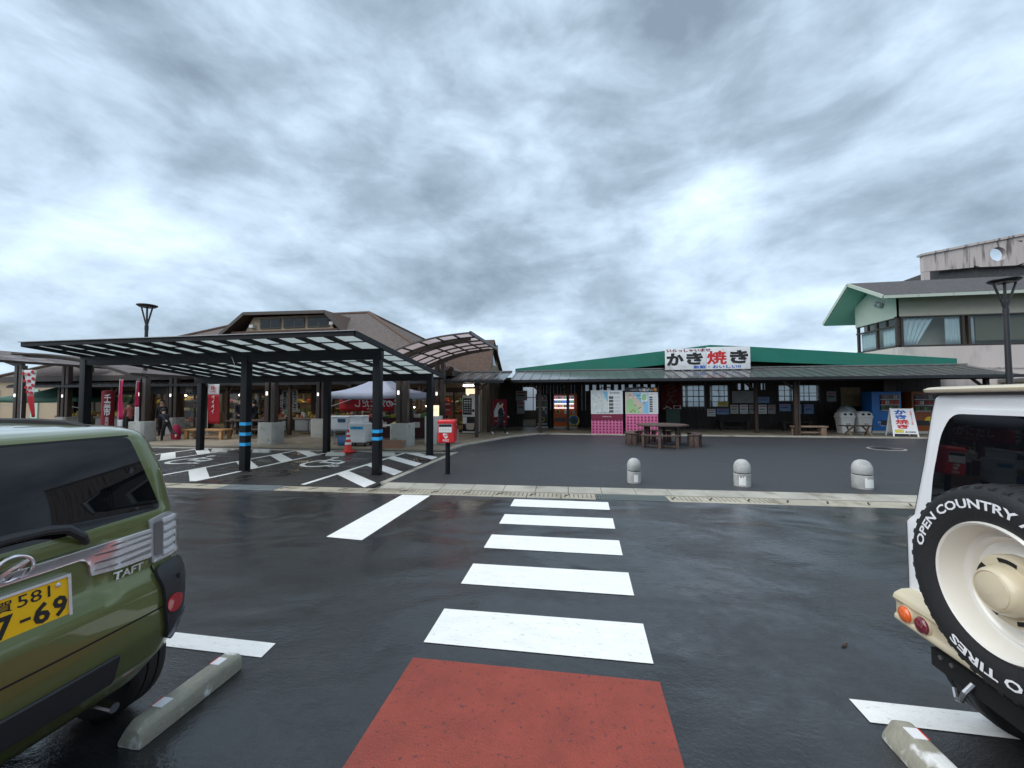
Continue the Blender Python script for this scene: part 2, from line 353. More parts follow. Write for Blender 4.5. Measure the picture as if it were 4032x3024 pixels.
for nm, c, k in [('white', (.80, .80, .80), {}), ('ink', (.012, .012, .012), {}), ('ink_red', (.55, .015, .02), {}), ('ink_blue', (.03, .10, .42), {}), ('ink_wine', (.22, .03, .06), {}),
                 ('ink_brown', (.10, .04, .03), {}), ('sign_white', (.72, .73, .74), dict(var=.06, stain=((.50, .50, .49), 2.2, .66, .1))), ('red_gloss', (.62, .012, .015), dict(rough=.3, coat=.5)),
                 ('blue_tape', (.02, .36, .72), {}), ('green_metal', (.010, .155, .108), dict(rough=.45, var=.1, vs_=1.2, stain=((.02, .15, .10), 1.5, .62, .1))),
                 ('seam_metal', (.19, .19, .185), dict(rough=.16, metal=.55, spec=.8, rvar=.06, vs_=1.5, rnd=.10)), ('seam_metal_dark', (.17, .17, .17), dict(rough=.18, metal=.55, spec=.8, rvar=.08, vs_=1.5, rnd=.10)),
                 ('timber_dark', (.020, .013, .009), dict(rough=.7, rnd=.35, var=.3, vs_=8, aniso=(4, 4, .4))), ('timber_brown', (.055, .033, .022), dict(rough=.65, rnd=.2, var=.3, vs_=8)),
                 ('timber_weather', (.085, .058, .045), dict(rough=.7, rnd=.3, var=.45, vs_=9, aniso=(3, 3, .6), stain=((.05, .02, .018), 5, .56, .1))),
                 ('timber_pine', (.42, .22, .085), dict(rough=.5, rnd=.1, var=.18, vs_=6)), ('timber_pale', (.24, .16, .11), dict(rough=.7, rnd=.2, var=.25, vs_=7)),
                 ('shingle_grey', (.115, .092, .082), dict(rough=.85, var=.55, vs_=9, bump=.8, bs=10, aniso=(1, 1.6, 1.6), stain=((.06, .042, .037), 7, .55, .12))), ('shingle_brown', (.085, .050, .036), dict(rough=.8, var=.5, vs_=9, bump=.7, bs=12)),
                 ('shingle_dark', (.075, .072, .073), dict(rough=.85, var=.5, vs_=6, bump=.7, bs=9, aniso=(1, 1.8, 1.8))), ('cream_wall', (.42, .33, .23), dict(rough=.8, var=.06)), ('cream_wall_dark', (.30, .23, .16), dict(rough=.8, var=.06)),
                 ('pink_wall', (.58, .51, .475), dict(rough=.85, var=.07, vs_=1.2, stain=((.30, .26, .25), .9, .64, .08), aniso=(1, 1, .35))), ('pink_wall_stained', (.50, .44, .42), dict(rough=.85, var=.1, vs_=1.5, stain=((.14, .12, .11), 2.2, .60, .08), aniso=(2.2, 1, .25))),
                 ('cream_mint', (.46, .44, .36), dict(rough=.8, var=.05)), ('mint_wall', (.46, .51, .44), dict(rough=.8, var=.05)), ('mint_soffit', (.42, .60, .53), dict(rough=.7, var=.05)), ('olive_blind', (.16, .145, .095), dict(rough=.8)), ('window_brown', (.045, .03, .022), dict(rough=.4)),
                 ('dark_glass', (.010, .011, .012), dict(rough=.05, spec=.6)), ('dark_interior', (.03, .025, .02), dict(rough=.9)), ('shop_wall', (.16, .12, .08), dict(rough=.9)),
                 ('granite', (.40, .40, .39), dict(rough=.75, var=.25, vs_=60, bump=.4, bs=80, stain=((.24, .25, .24), 4, .6, .1))), ('peeled_white', (.75, .75, .73), dict(rough=.6)),
                 ('pink_board', (.68, .16, .33), dict(rough=.6, var=.08)), ('wine_board', (.19, .015, .045), dict(rough=.5)), ('wine_square', (.22, .025, .07), {}), ('panel_white', (.80, .80, .80), dict(rough=.35)),
                 ('orange_machine', (.60, .105, .012), dict(rough=.4)), ('orange_dull', (.24, .06, .012), dict(rough=.5)), ('blue_machine', (.015, .13, .40), dict(rough=.4)), ('yellow_print', (.75, .50, .02), dict(rough=.5)), ('machine_grey', (.35, .35, .36), dict(rough=.4)), ('machine_black', (.015, .015, .017), dict(rough=.3)),
                 ('machine_white', (.62, .62, .60), dict(rough=.4)), ('cup_print', (.45, .38, .32), {}), ('bin_white', (.62, .62, .60), dict(rough=.45, var=.05)), ('foam', (.78, .79, .80), dict(rough=.8, var=.03)), ('cooler_blue', (.03, .07, .16), {}), ('crate_blue', (.06, .16, .34), {}),
                 ('cone_red', (.70, .035, .02), dict(rough=.5, var=.08)), ('steel', (.45, .45, .46), dict(rough=.3, metal=.9)), ('gas_grey', (.42, .42, .43), dict(rough=.4, metal=.3)), ('terracotta', (.34, .19, .13), dict(rough=.8)),
                 ('skin', (.52, .32, .23), dict(rough=.55)), ('cloth_navy', (.012, .014, .022), dict(rough=.9)), ('cloth_black', (.012, .012, .014), dict(rough=.9)), ('cloth_rose', (.40, .13, .12), dict(rough=.9)), ('cloth_wine', (.06, .02, .025), dict(rough=.9)), ('hair', (.010, .008, .007), dict(rough=.6)),
                 ('shoe_white', (.7, .68, .66), {}), ('shoe_yellow', (.62, .60, .30), {}), ('bag_red', (.38, .01, .06), {}), ('paper', (.72, .72, .70), dict(rough=.8)), ('paper_grey', (.30, .30, .29), dict(rough=.8, var=.3, vs_=14)), ('paper_blue', (.18, .30, .50), dict(rough=.8, var=.35, vs_=14)), ('paper_tan', (.28, .20, .11), dict(rough=.8, var=.35, vs_=10)),
                 ('paper_yellow', (.62, .52, .10), dict(rough=.8, var=.1)), ('map_green', (.35, .58, .28), {}), ('map_blue', (.22, .52, .75), {}), ('map_sand', (.62, .52, .42), {}), ('map_grey', (.62, .66, .64), dict(var=.2, vs_=8)), ('photo_dark', (.10, .11, .09), dict(var=.8, vs_=25)), ('orange_fruit', (.85, .28, .02), {}),
                 ('steel_grate', (.22, .26, .255), dict(rough=.4, metal=.5)), ('leaf_brown', (.05, .025, .015), dict(rough=.7)), ('plastic_bag', (.35, .38, .38), dict(rough=.3)), ('grey_cabinet', (.30, .31, .31), dict(rough=.5)), ('chalk_green', (.03, .07, .05), {}), ('noren_red', (.10, .006, .008), dict(rough=.9)),
                 ('goods_a', (.55, .35, .10), dict(rnd=.3)), ('goods_b', (.45, .06, .05), dict(rnd=.4)), ('goods_c', (.60, .57, .50), dict(rnd=.2)), ('goods_d', (.12, .28, .10), dict(rnd=.3)), ('goods_e', (.55, .42, .06), dict(rnd=.3)), ('stall_cloth', (.08, .11, .09), {})]:
    mat(nm, c, **k)
mat('bulb_warm', (1, .72, .40), emit=9); mat('tube_white', (1, .96, .88), emit=7); mat('shop_light', (1, .80, .55), emit=12); mat('machine_light', (.35, .40, .50), emit=.35); mat('led_white', (1, .95, .92), emit=.8)
mat('screen_magenta', (.9, .03, .35), emit=1.1); mat('screen_blue', (.18, .28, .55), emit=.9); mat('lit_paper', (1, .82, .55), emit=.55)
mat('can_red', (.6, .03, .04), .3, emit=.35, rnd=.3); mat('can_blue', (.04, .12, .55), .3, emit=.5, rnd=.3); mat('can_green', (.05, .3, .08), .3, emit=.35, rnd=.3); mat('can_gold', (.6, .30, .05), .3, emit=.4, rnd=.3); mat('can_dark', (.05, .03, .03), .3, emit=.1, rnd=.3)
CANS = ['can_red', 'can_blue', 'can_green', 'can_gold', 'can_dark']
# ================================================================= the setting
# kerb line: runs almost along X, turned by 2.1 degrees
KA = radians(2.1); KO = Vector((-8.1, 6.60, 0)); KE = Vector((cos(KA), sin(KA), 0)); KN = Vector((-sin(KA), cos(KA), 0))
def kp(s, t, z=0.): q = KO+KE*s+KN*t; return (q.x, q.y, z)
def slab(name, poly, z0, z1, m, kind='structure', parent=None, w=False):
    b = MB(); b.prism(poly, z0, z1); o = b.build(name, m, parent, smooth=0)
    if kind and parent is None: o['kind'] = kind
    return o
slab('ground', [(-900, -300), (900, -300), (900, 1500), (-900, 1500)], -.6, -.03, 'ground_far')
road = slab('road', [(-60, -20), (60, -20), kp(60, 0)[:2], kp(-52, 0)[:2]], -.5, 0, 'wet_asphalt')
BL, BR = -30., -3.95
bays = slab('parking_bays', [kp(-24, .38)[:2], kp((BR-KO.x)/cos(KA), .38)[:2], (BR, 12.3), (-32, 12.3)], -.5, .008, 'bay_asphalt')
plaza = slab('plaza', [kp((-3.8-KO.x)/cos(KA), .80)[:2], kp(40, .80)[:2], (32, 19.0), (-1.9, 19.0), (-3.0, 17.4), (-4.25, 13.9), (-4.3, 12.45), (-3.8, 12.3)], -.5, .02, 'plaza_asphalt')
apron = slab('walkway', [(-60, 12.42), (-4.305, 12.42), (-4.26, 13.9), (-3.005, 17.4), (-1.905, 19.005), (34, 19.005), (34, 33), (-60, 33)], -.5, .06, 'apron')
# pale edge of the walkway
b = MB(); E_ = [(-4.2, 12.42), (-4.12, 13.88), (-2.87, 17.36), (-1.83, 18.9), (34, 18.9)]; E2 = [(-4.36, 12.42), (-4.30, 13.92), (-3.06, 17.45), (-1.97, 19.06), (34, 19.06)]
for i in range(4):
    b.prism([E_[i], E_[i+1], E2[i+1], E2[i]], -.2, .068+.0005*i)
b.build('walkway_edge', 'concrete', apron, smooth=0)
# gutter blocks, kerb stones, drain grates: pieces of the road's edge
gm = MB(); gm.box(0, .588, 0, .375, -.3, 0); gm = gm.mesh('gutter_block', 'gutter', .008, 0)
km = MB(); km.hexa([(0, 0, -.3), (.592, 0, -.3), (.592, .41, -.3), (0, .41, -.3), (0, .02, .012), (.592, .02, .012), (.592, .41, .034), (0, .41, .034)]); km = km.mesh('kerb_stone', 'concrete', .008, 0)
sm = MB()
for i in range(7): sm.box(.06+i*.075, .075+i*.075, .06, .30, 0, .002)
mat('slot_shade', (.12, .10, .07), .8); slotm = sm.mesh('drain_slot', 'slot_shade', 0, 0)
nm_ = MB(); nm_.box(-.012, .012, .10, .28, 0, .004); notchm = nm_.mesh('lifting_notch', 'dark_joint', 0, 0)
def grate(s, n, m, name):
    t0 = MB()
    t0.hexa([kp(s, .01, -.01), kp(s+n*.6-.012, .01, -.01), kp(s+n*.6-.012, .365, -.01), kp(s, .365, -.01)]+[kp(s, .01, -.004), kp(s+n*.6-.012, .01, -.004), kp(s+n*.6-.012, .365, -.004), kp(s, .365, -.004)])
    g = t0.build('drain_grate', 'dark_joint', road, smooth=0)
    q = MB()
    k = 0.
    while k < n*.6-.02:
        q.hexa([kp(s+k, .012, -.02), kp(s+k+.014, .012, -.02), kp(s+k+.014, .363, -.02), kp(s+k, .363, -.02), kp(s+k, .012, .006), kp(s+k+.014, .012, .006), kp(s+k+.014, .363, .006), kp(s+k, .363, .006)]); k += .045
    for tt in (.012, .12, .24, .345):
        q.hexa([kp(s, tt, -.02), kp(s+n*.6-.014, tt, -.02), kp(s+n*.6-.014, tt+.018, -.02), kp(s, tt+.018, -.02), kp(s, tt, .008), kp(s+n*.6-.014, tt, .008), kp(s+n*.6-.014, tt+.018, .008), kp(s, tt+.018, .008)])
    q.build('grate_bar', m, g, smooth=0)
mat('alu_grate', (.42, .46, .48), .35, metal=.6)
for i in range(-14, 36):
    s = i*.6; z = .002
    if s > (-4.35-KO.x): inst('kerb_stone', km, road, kp(s+.13, .385, 0), KA)
    if i in (2, 3, 14, 15): continue
    inst('gutter_block', gm, road, kp(s, 0, z), KA)
    if 6 <= i <= 18: inst('drain_slot', slotm, road, kp(s, .03, z+.0015), KA)
    inst('lifting_notch', notchm, road, kp(s, .05, z+.002), KA-.5)
grate(1.2, 2, 'alu_grate', 'a'); grate(8.4, 2, 'steel_grate', 'b')
# concrete strips round the accessible bays
slab('kerb_strip', [kp((-3.95-KO.x)/cos(KA), .79)[:2], kp((-3.80-KO.x)/cos(KA), .79)[:2], (-3.78, 12.25), (-3.94, 12.12)], -.2, .03, 'concrete')
slab('edging_strip', [(-30, 11.93), (-3.94, 11.93), (-3.9, 12.12), (-30, 12.12)], -.2, .026, 'concrete')
slab('drain_channel', [(-30, 12.30), (-4.2, 12.30), (-4.2, 12.42), (-30, 12.42)], -.2, .012, 'dark_joint')
# painted markings: each a thin sheet on its surface
def paint(name, poly, m='paint_white', z=.004, parent=road):
    b_ = MB(); b_.add([(p[0], p[1], z) for p in poly], [tuple(range(len(poly)))]); return b_.build(name, m, parent, smooth=0)
for i in range(5):
    y1 = 6.72-.893*i
    paint('crossing_stripe', [(-1.085, y1-.45), (.458, y1-.43), (.465, y1+.03), (-1.09, y1)])
paint('red_pad', [(-1.09, -3.2), (.46, -3.2), (.465, 2.555), (-1.09, 2.53)], 'paint_red')
paint('stop_line', [(-3.10, 4.53), (-2.60, 4.49), (-2.60, 6.74), (-3.12, 6.73)])
paint('bay_line', [(-7.2, 2.37), (-2.08, 2.37), (-2.10, 2.52), (-7.2, 2.52)]); paint('bay_line', [(1.49, 2.42), (7, 2.42), (7, 2.59), (1.49, 2.585)])
PZ = .0125
def hatch(x0, x1, ya, yb, stripes, wl=.11, ww=.36):
    for x in (x0, x1):
        if x is not None: paint('bay_line', [(x, ya), (x+wl, ya), (x+wl, yb), (x, yb)], z=PZ, parent=bays)
    return
def stripes(xl, xr, ys, k=1.13, ww=.45):
    for y in ys:
        P_ = [(xl, y+k), (xr, y), (xr, y+ww), (xl, y+k+ww)]
        if y+k+ww > 11.92: P_ = [(xl, y+k), (xr, y), (xr, y+ww), (xl+(y+k+ww-11.92)/k*(xr-xl), 11.92), (xl, 11.92)]
        paint('hatch_stripe', P_, z=PZ, parent=bays)
hatch(-5.50, None, 7.18, 11.9, 0); stripes(-5.39, -4.08, (7.12, 8.36, 9.54, 10.70))
hatch(-9.35, -8.0, 7.14, 11.9, 0); stripes(-9.24, -8.0, (7.10, 8.44, 9.66, 10.76), 1.06)
hatch(-13.1, -11.72, 6.9, 11.9, 0); stripes(-12.99, -11.72, (7.0, 8.2, 9.5, 10.62), 1.06)
def wheelchair(cx, cy, k):
    """painted access symbol, lying with its head toward the shops"""
    q = MB()
    def ring(x, y, r0, r1, a0, a1, n=18, sy=1.):
        P = []
        for i in range(n+1):
            a = a0+(a1-a0)*i/n; P.append([(x+r*cos(a), y+r*sin(a)*sy) for r in (r0, r1)])
        for i in range(n):
            q.add([(*P[i][0], 0), (*P[i+1][0], 0), (*P[i+1][1], 0), (*P[i][1], 0)], [(0, 1, 2, 3)])
    def strip(a, c, w):
        a, c = Vector((*a, 0)), Vector((*c, 0)); d = (c-a).normalized(); n = Vector((-d.y, d.x, 0))*w/2
        q.add([a-n, c-n, c+n, a+n], [(0, 1, 2, 3)])
    ring(0, -.05, .33, .42, radians(120), radians(400), 24)
    strip((-.16, .42), (-.08, .0), .12); strip((-.10, .02), (.28, .02), .10); strip((.25, .04), (.40, -.36), .11); strip((.38, -.36), (.56, -.30), .09); strip((-.12, .26), (.20, .26), .08)
    ring(-.20, .58, 0, .09, 0, 2*pi, 16)
    b_ = MB(); b_.add([(cx+x*k, cy+y*k*1.15, PZ) for x, y, z in q.v], q.f); b_.build('access_symbol', 'paint_white', bays, smooth=0)
wheelchair(-6.75, 9.75, 1.25); wheelchair(-10.75, 9.6, 1.2)
# manhole in the plaza
mh = MB(); mh.cyl((10.0, 15.0, .0), (10.0, 15.0, .026), .50, n=28); mh.build('manhole_ring', 'concrete', plaza, smooth=0)
mh = MB(); mh.cyl((10.0, 15.0, .0), (10.0, 15.0, .030), .43, n=28); mh.build('manhole_cover', 'machine_black', plaza, smooth=0)
# ================================================================= the two parked cars
mat('car_green', (.120, .145, .042), .34, metal=.4, coat=1., bump=.05, bs=200)
mat('car_white', (.82, .83, .84), .28, coat=.8); mat('car_cream', (.60, .52, .36), .35, coat=.5, bump=.03, bs=200)
mat('car_plastic', (.022, .023, .026), .5, bump=.1, bs=400); mat('car_glass', (.004, .0045, .006), .02, spec=.4)
mat('chrome', (.82, .81, .83), .22, metal=.72); mat('chrome_dull', (.30, .30, .32), .3, metal=1.); mat('lamp_red', (.42, .008, .012), .12, coat=1.); mat('lamp_dark_red', (.16, .008, .02), .12, coat=1.); mat('lamp_orange', (.75, .12, .01), .12, coat=1.)
mat('lamp_silver', (.42, .42, .43), .3, metal=.2); mat('lamp_bar', (.80, .80, .82), .25, coat=.6); mat('rubber', (.012, .012, .013), .62, bump=.25, bs=120); mat('plate_yellow', (.92, .53, .002), .35); mat('rail_black', (.010, .010, .011), .6, spec=.2); mat('rim_white', (.76, .73, .66), .3, metal=.1, coat=.6); mat('tyre_white', (.78, .79, .80), .6); mat('underbody', (.006, .006, .006), .9)
import numpy as np
class Car:
    """body lofted from rounded plan sections; rear face d = 0 at the rear plane, outward positive; u = lateral, z = height"""
    def __init__(s, prof, length, bow, disp, place):
        s.P = np.array(prof); s.len, s.bow, s.disp, s.place = length, bow, disp, place
    def at(s, z): return [float(np.interp(z, s.P[:, 0], s.P[:, k])) for k in (1, 2, 3)]
    def d(s, u, z):
        xr, w, r = s.at(z); a = abs(u)
        base = xr-s.bow*min(a, w-r)**2
        if a > w-r: t = min(a-(w-r), r*.9995); base += -r+sqrt(r*r-t*t)
        return base+s.disp(u, z)
    def pt(s, u, z, off=0.):
        e = .004; du = (s.d(u+e, z)-s.d(u-e, z))/(2*e); dz = (s.d(u, z+e)-s.d(u, z-e))/(2*e)
        n = Vector((1, -max(-6, min(6, du)), -max(-3, min(3, dz)))).normalized()
        q = Vector((s.d(u, z), u, z))+n*off; return s.place(q)
    def ring(s, z):
        xr, w, r = s.at(z); f = -(s.len-(.06+(max(0, z-.9)*1.1 if z > .9 else 0)))     # sloping nose and screen
        f = min(f, xr-1.2); R = []; nr = 44
        us = [-(w-r)+2*(w-r)*i/nr for i in range(nr+1)]; arc = [i/8*pi/2 for i in range(1, 9)]
        for u in us: R.append((s.d(u, z), u))
        c = (s.d(w-r-1e-4, z)-r)
        for a in arc: R.append((c+r*cos(a), w-r+r*sin(a)))
        for i in range(1, 12): R.append((c+(f+.3-c)*i/11, w))
        for a in arc: R.append((f+.3-.3*sin(a), w-.25+.25*cos(a)))
        for i in range(1, 8): R.append((f, (w-.25)*(1-2*i/8)))
        for a in [0]+arc: R.append((f+.3-.3*cos(a), -(w-.25)-.25*sin(a)))
        for i in range(1, 11): R.append((f+.3+(c-f-.3)*i/11, -w))
        for a in arc[::-1]: R.append((c+r*cos(a), -(w-r)-r*sin(a)))
        return [s.place(Vector((p[0], p[1], z))) for p in R]
    def body(s, name, m, parent, zs, arches=()):
        b = MB(); b.loft([s.ring(z) for z in zs]); o = b.build(name, m, parent, w=True, smooth=30)
        for c, rad, ln in arches:
            q = MB(); q.cyl(s.place(Vector((c, ln[0], rad*.95))), s.place(Vector((c, ln[1], rad*.95))), rad*1.16, n=36)
            k = q.build('cutter', 'underbody'); md = o.modifiers.new('arch', 'BOOLEAN'); md.object = k; md.operation = 'DIFFERENCE'; md.solver = 'EXACT'
            k.location = o.parent.location+o.location if False else (0, 0, 0)
        bpy.context.view_layer.update()
        if arches:
            me = bpy.data.meshes.new_from_object(o.evaluated_get(DEP())); 
            ks = [md.object for md in o.modifiers]; o.modifiers.clear(); o.data = me
            for k in ks: bpy.data.objects.remove(k)
        return o
    def patch(s, name, poly, off, th, m, parent, cu=.05, cz=.06, bevel=0., smooth=40, rnd=0., inner=None):
        """a panel cut to an outline in (u, z), laid on the rear face and given thickness"""
        if rnd: poly = round_poly(poly, rnd)
        bm = bmesh.new(); f = bm.faces.new([bm.verts.new((p[0], p[1], 0)) for p in poly])
        us = [p[0] for p in poly]; zs = [p[1] for p in poly]
        def cut(lo, hi, st, nrm):
            k = math.ceil(lo/st)*st
            while k < hi:
                co = (k, 0, 0) if nrm[0] else (0, k, 0)
                bmesh.ops.bisect_plane(bm, geom=bm.faces[:]+bm.edges[:]+bm.verts[:], plane_co=co, plane_no=nrm, dist=1e-6); k += st
        cut(min(us)+1e-4, max(us)-1e-4, cu, (1, 0, 0)); cut(min(zs)+1e-4, max(zs)-1e-4, cz, (0, 1, 0))
        r = bmesh.ops.extrude_face_region(bm, geom=bm.faces[:]); tv = {e for e in r['geom'] if isinstance(e, bmesh.types.BMVert)}
        for v in bm.verts: v.co = Vector(s.pt(v.co.x, v.co.y, off if v in tv else off-th))
        bmesh.ops.recalc_face_normals(bm, faces=bm.faces)
        me = bpy.data.meshes.new(name); bm.to_mesh(me); bm.free(); me.materials.append(M[m])
        me.polygons.foreach_set('use_smooth', [True]*len(me.polygons)); me.set_sharp_from_angle(angle=radians(smooth))
        o = reg(bpy.data.objects.new(name, me), parent); o.location = -WL.get(parent.name, Vector((0, 0, 0))); WL[o.name] = Vector((0, 0, 0))
        if bevel: md = o.modifiers.new('edge', 'BEVEL'); md.width = bevel; md.segments = 2; md.limit_method = 'ANGLE'; md.angle_limit = radians(50)
        return o
    def tx(s, st, u, z, wd, ht, m, parent, sgn=1, off=.006, bold=0., name='lettering', slant=0.):
        return text(st, (0, 0, 0), wd, ht, XR, ZU, m, parent, name, bold, fn=lambda x, y: s.pt(u+sgn*(x+y*slant), z+y, off))
def round_poly(P, r, n=5):
    out = []
    for i, p in enumerate(P):
        a, b, c = Vector(P[i-1]), Vector(p), Vector(P[(i+1) % len(P)]); d1 = (a-b); d2 = (c-b); k = min(r, d1.length*.45, d2.length*.45)
        A, B = b+d1.normalized()*k, b+d2.normalized()*k
        for j in range(n+1):
            t = j/n; out.append(tuple(A*(1-t)**2+b*2*t*(1-t)+B*t*t))
    return out
def wheel(parent, c, r, wd, m_rim='chrome_dull', inward=1, axis='y'):
    """road wheel: tyre with grooved tread, rim as a dished disc"""
    h = wd/2; q = MB()
    prof = [(r*.62, -h*.8), (r*.80, -h), (r*.93, -h*.97), (r*.985, -h*.8), (r, -h*.6), (r, -h*.36), (r*.975, -h*.34), (r*.975, -h*.26), (r, -h*.24), (r, h*.24), (r*.975, h*.26), (r*.975, h*.34), (r, h*.36), (r, h*.6), (r*.985, h*.8), (r*.93, h*.97), (r*.80, h), (r*.62, h*.8)]
    q.lathe(prof, c, 40, axis, cap=False); t = q.build('wheel', 'rubber', parent, w=True)
    q = MB(); s = inward
    q.lathe([(r*.64, -h*.8), (r*.64, s*h*.75), (r*.58, s*h*.78), (r*.5, s*h*.3), (r*.2, s*h*.4), (.02, s*h*.42)], c, 32, axis, cap=True); q.build('rim', m_rim, t, w=True)
    return t
# ---------------------------------------------------------------- olive kei wagon, rear toward +X
def sst(a, b, x): t = max(0, min(1, (x-a)/(b-a))); return t*t*(3-2*t)
def taft_disp(u, z):
    a = abs(u)
    rec = (1-sst(.27, .37, a))*sst(.79, .84, z)*(1-sst(1.035, 1.06, z))*-.030          # number plate recess
    low = sst(.30, .36, z)*(1-sst(.555, .575, z))*(1-sst(.34, .40, a))*.0
    return rec+low
TAFT = Car([(.26, -.16, .60, .2), (.33, -.06, .66, .22), (.44, .02, .71, .22), (.56, .05, .710, .17), (.68, .055, .713, .16), (.79, .05, .713, .16), (.835, .035, .708, .16), (.87, .008, .702, .15), (.95, 0, .697, .15), (1.06, 0, .690, .14), (1.12, -.006, .687, .13), (1.16, -.022, .684, .12), (1.35, -.065, .668, .12), (1.47, -.095, .635, .13), (1.522, -.112, .612, .14), (1.545, -.145, .602, .15), (1.563, -.22, .588, .16), (1.578, -.42, .555, .18), (1.586, -.75, .49, .2)],
           3.4, .06, taft_disp, lambda q: (-2.1+q[0], 1.17+q[1], q[2]))
car = T('parked_car', 'olive green boxy kei wagon with yellow number plate and chrome tail band', 'car', (-3.8, 1.17, 0))
zs = [.26+i*.0225 for i in range(57)]+[1.53, 1.538, 1.545, 1.552, 1.558, 1.563, 1.57, 1.578, 1.582, 1.586]
zs = sorted(set(round(z, 4) for z in zs if z <= 1.586))
TAFT.body('body', 'car_green', car, zs, [(-.49, .335, (.45, 1.0)), (-.49, .335, (-1.0, -.45)), (-2.95, .335, (.45, 1.0)), (-2.95, .335, (-1.0, -.45))])
for y in (.40, 1.94-.10):
    for x in (-2.59, -5.05): wheel(car, (x, y if y < 1 else 1.835, .325), .325, .175, inward=1 if y > 1 else -1)
q = MB(); q.box(-5.3, -2.35, .62, 1.72, .22, .40); q.build('underbody', 'underbody', car, w=True)
q = MB(); q.bar((-2.32, 1.25, .30), (-2.32, 1.70, .34), .07, .07); q.cyl((-2.30, 1.58, .27), (-2.16, 1.58, .26), .022, n=10); q.build('exhaust_pipe', 'chrome_dull', car, w=True)
# rear window: dark glass to the edge of the hatch
WIN = [(-.572, 1.145), (-.475, 1.518), (.475, 1.518), (.572, 1.145), (.30, 1.138), (.25, 1.135), (-.25, 1.135), (-.30, 1.138)]
TAFT.patch('rear_window', WIN, .004, .004, 'car_glass', car, cu=.04, cz=.05, rnd=.03)
TAFT.patch('hatch_seam', [(-.478, 1.519), (-.478, 1.526), (.478, 1.526), (.478, 1.519)], .002, .003, 'underbody', car)
q = MB(); q.lathe([(.026, 0), (.026, .012), (.018, .022), (.006, .026)], (-2.235, 1.17, 1.528), 14); q.build('washer_nozzle', 'car_plastic', car, w=True)
for s_ in (-1, 1):   # roof rails
    q = MB(); pts = [(-4.9, 1.17+s_*.50, 1.58), (-4.7, 1.17+s_*.50, 1.606), (-2.80, 1.17+s_*.47, 1.603), (-2.56, 1.17+s_*.46, 1.594), (-2.44, 1.17+s_*.455, 1.570)]
    q.loft([[Vector(p)+Vector((0, dy, dz)) for dy, dz in ((-.020, -.03), (.020, -.03), (.020, .0), (0, .006), (-.020, .0))] for p in pts]); q.build('roof_rail', 'rail_black', car, w=True, bevel=.004)
# chrome band, emblem, grab handle
gar = TAFT.patch('chrome_band', [(-.505, 1.062), (-.08, 1.062), (.08, 1.062), (.505, 1.062), (.508, .922), (.29, .926), (.272, .928), (.266, .975), (.250, 1.0), (.228, 1.010), (-.228, 1.010), (-.250, 1.0), (-.266, .975), (-.272, .928), (-.29, .926), (-.508, .922)], .014, .020, 'chrome', car, bevel=.004, cu=.03)
for k in range(3):
    TAFT.patch('band_groove', [(.285, .943+k*.034), (.50, .945+k*.034), (.50, .965+k*.030), (.285, .949+k*.034)], .016, .002, 'chrome_dull', gar)
    TAFT.patch('band_groove', [(-.285, .943+k*.034), (-.50, .945+k*.034), (-.50, .965+k*.030), (-.285, .949+k*.034)], .016, .002, 'chrome_dull', gar)
TAFT.patch('band_line', [(-.50, 1.040), (.50, 1.040), (.50, 1.047), (-.50, 1.047)], .017, .003, 'chrome_dull', gar)  # thin strip of duller chrome near the top of the band
em = MB(); R_ = []
for i in range(40):
    a = 2*pi*i/40; ring = []
    for j in range(8):
        bq = 2*pi*j/8; ru = .053+.0055*cos(bq); rz = .045+.0055*cos(bq); ring.append(TAFT.pt(.005+ru*cos(a), 1.070+rz*sin(a), .020+.006*sin(bq)))
    R_.append(ring)
R_.append(R_[0]); em.loft(R_, True, False); emo = em.build('emblem', 'chrome', car, w=True)
def em_patch(poly): TAFT.patch('emblem_mark', poly, .024, .008, 'chrome', emo, cu=.5, cz=.5)
em_patch([(-.044, 1.062), (-.040, 1.054), (.046, 1.086), (.040, 1.097)]); em_patch([(.040, 1.096), (.047, 1.085), (.012, 1.033), (-.008, 1.034)]); em_patch([(-.041, 1.053), (-.008, 1.034), (.004, 1.042), (-.018, 1.058)])
TAFT.patch('emblem_back', [(.005+.05*cos(a), 1.07+.042*sin(a)) for a in [2*pi*i/20 for i in range(20)]], .016, .006, 'car_green', emo)
q = MB(); hp = [(-.235, 1.090), (-.20, 1.120), (-.16, 1.158), (-.10, 1.176), (0, 1.178), (.10, 1.176), (.16, 1.158), (.20, 1.120), (.235, 1.088)]
q.tube([TAFT.pt(u, z, .040 if abs(u) < .21 else .010) for u, z in hp], [.012, .017, .019, .019, .019, .019, .019, .017, .012], 10); q.build('grab_handle', 'car_plastic', car, w=True)
TAFT.tx('TAFT', .405, .897, .125, .034, 'chrome', car, bold=.02, off=.010, name='badge_lettering', slant=.15)
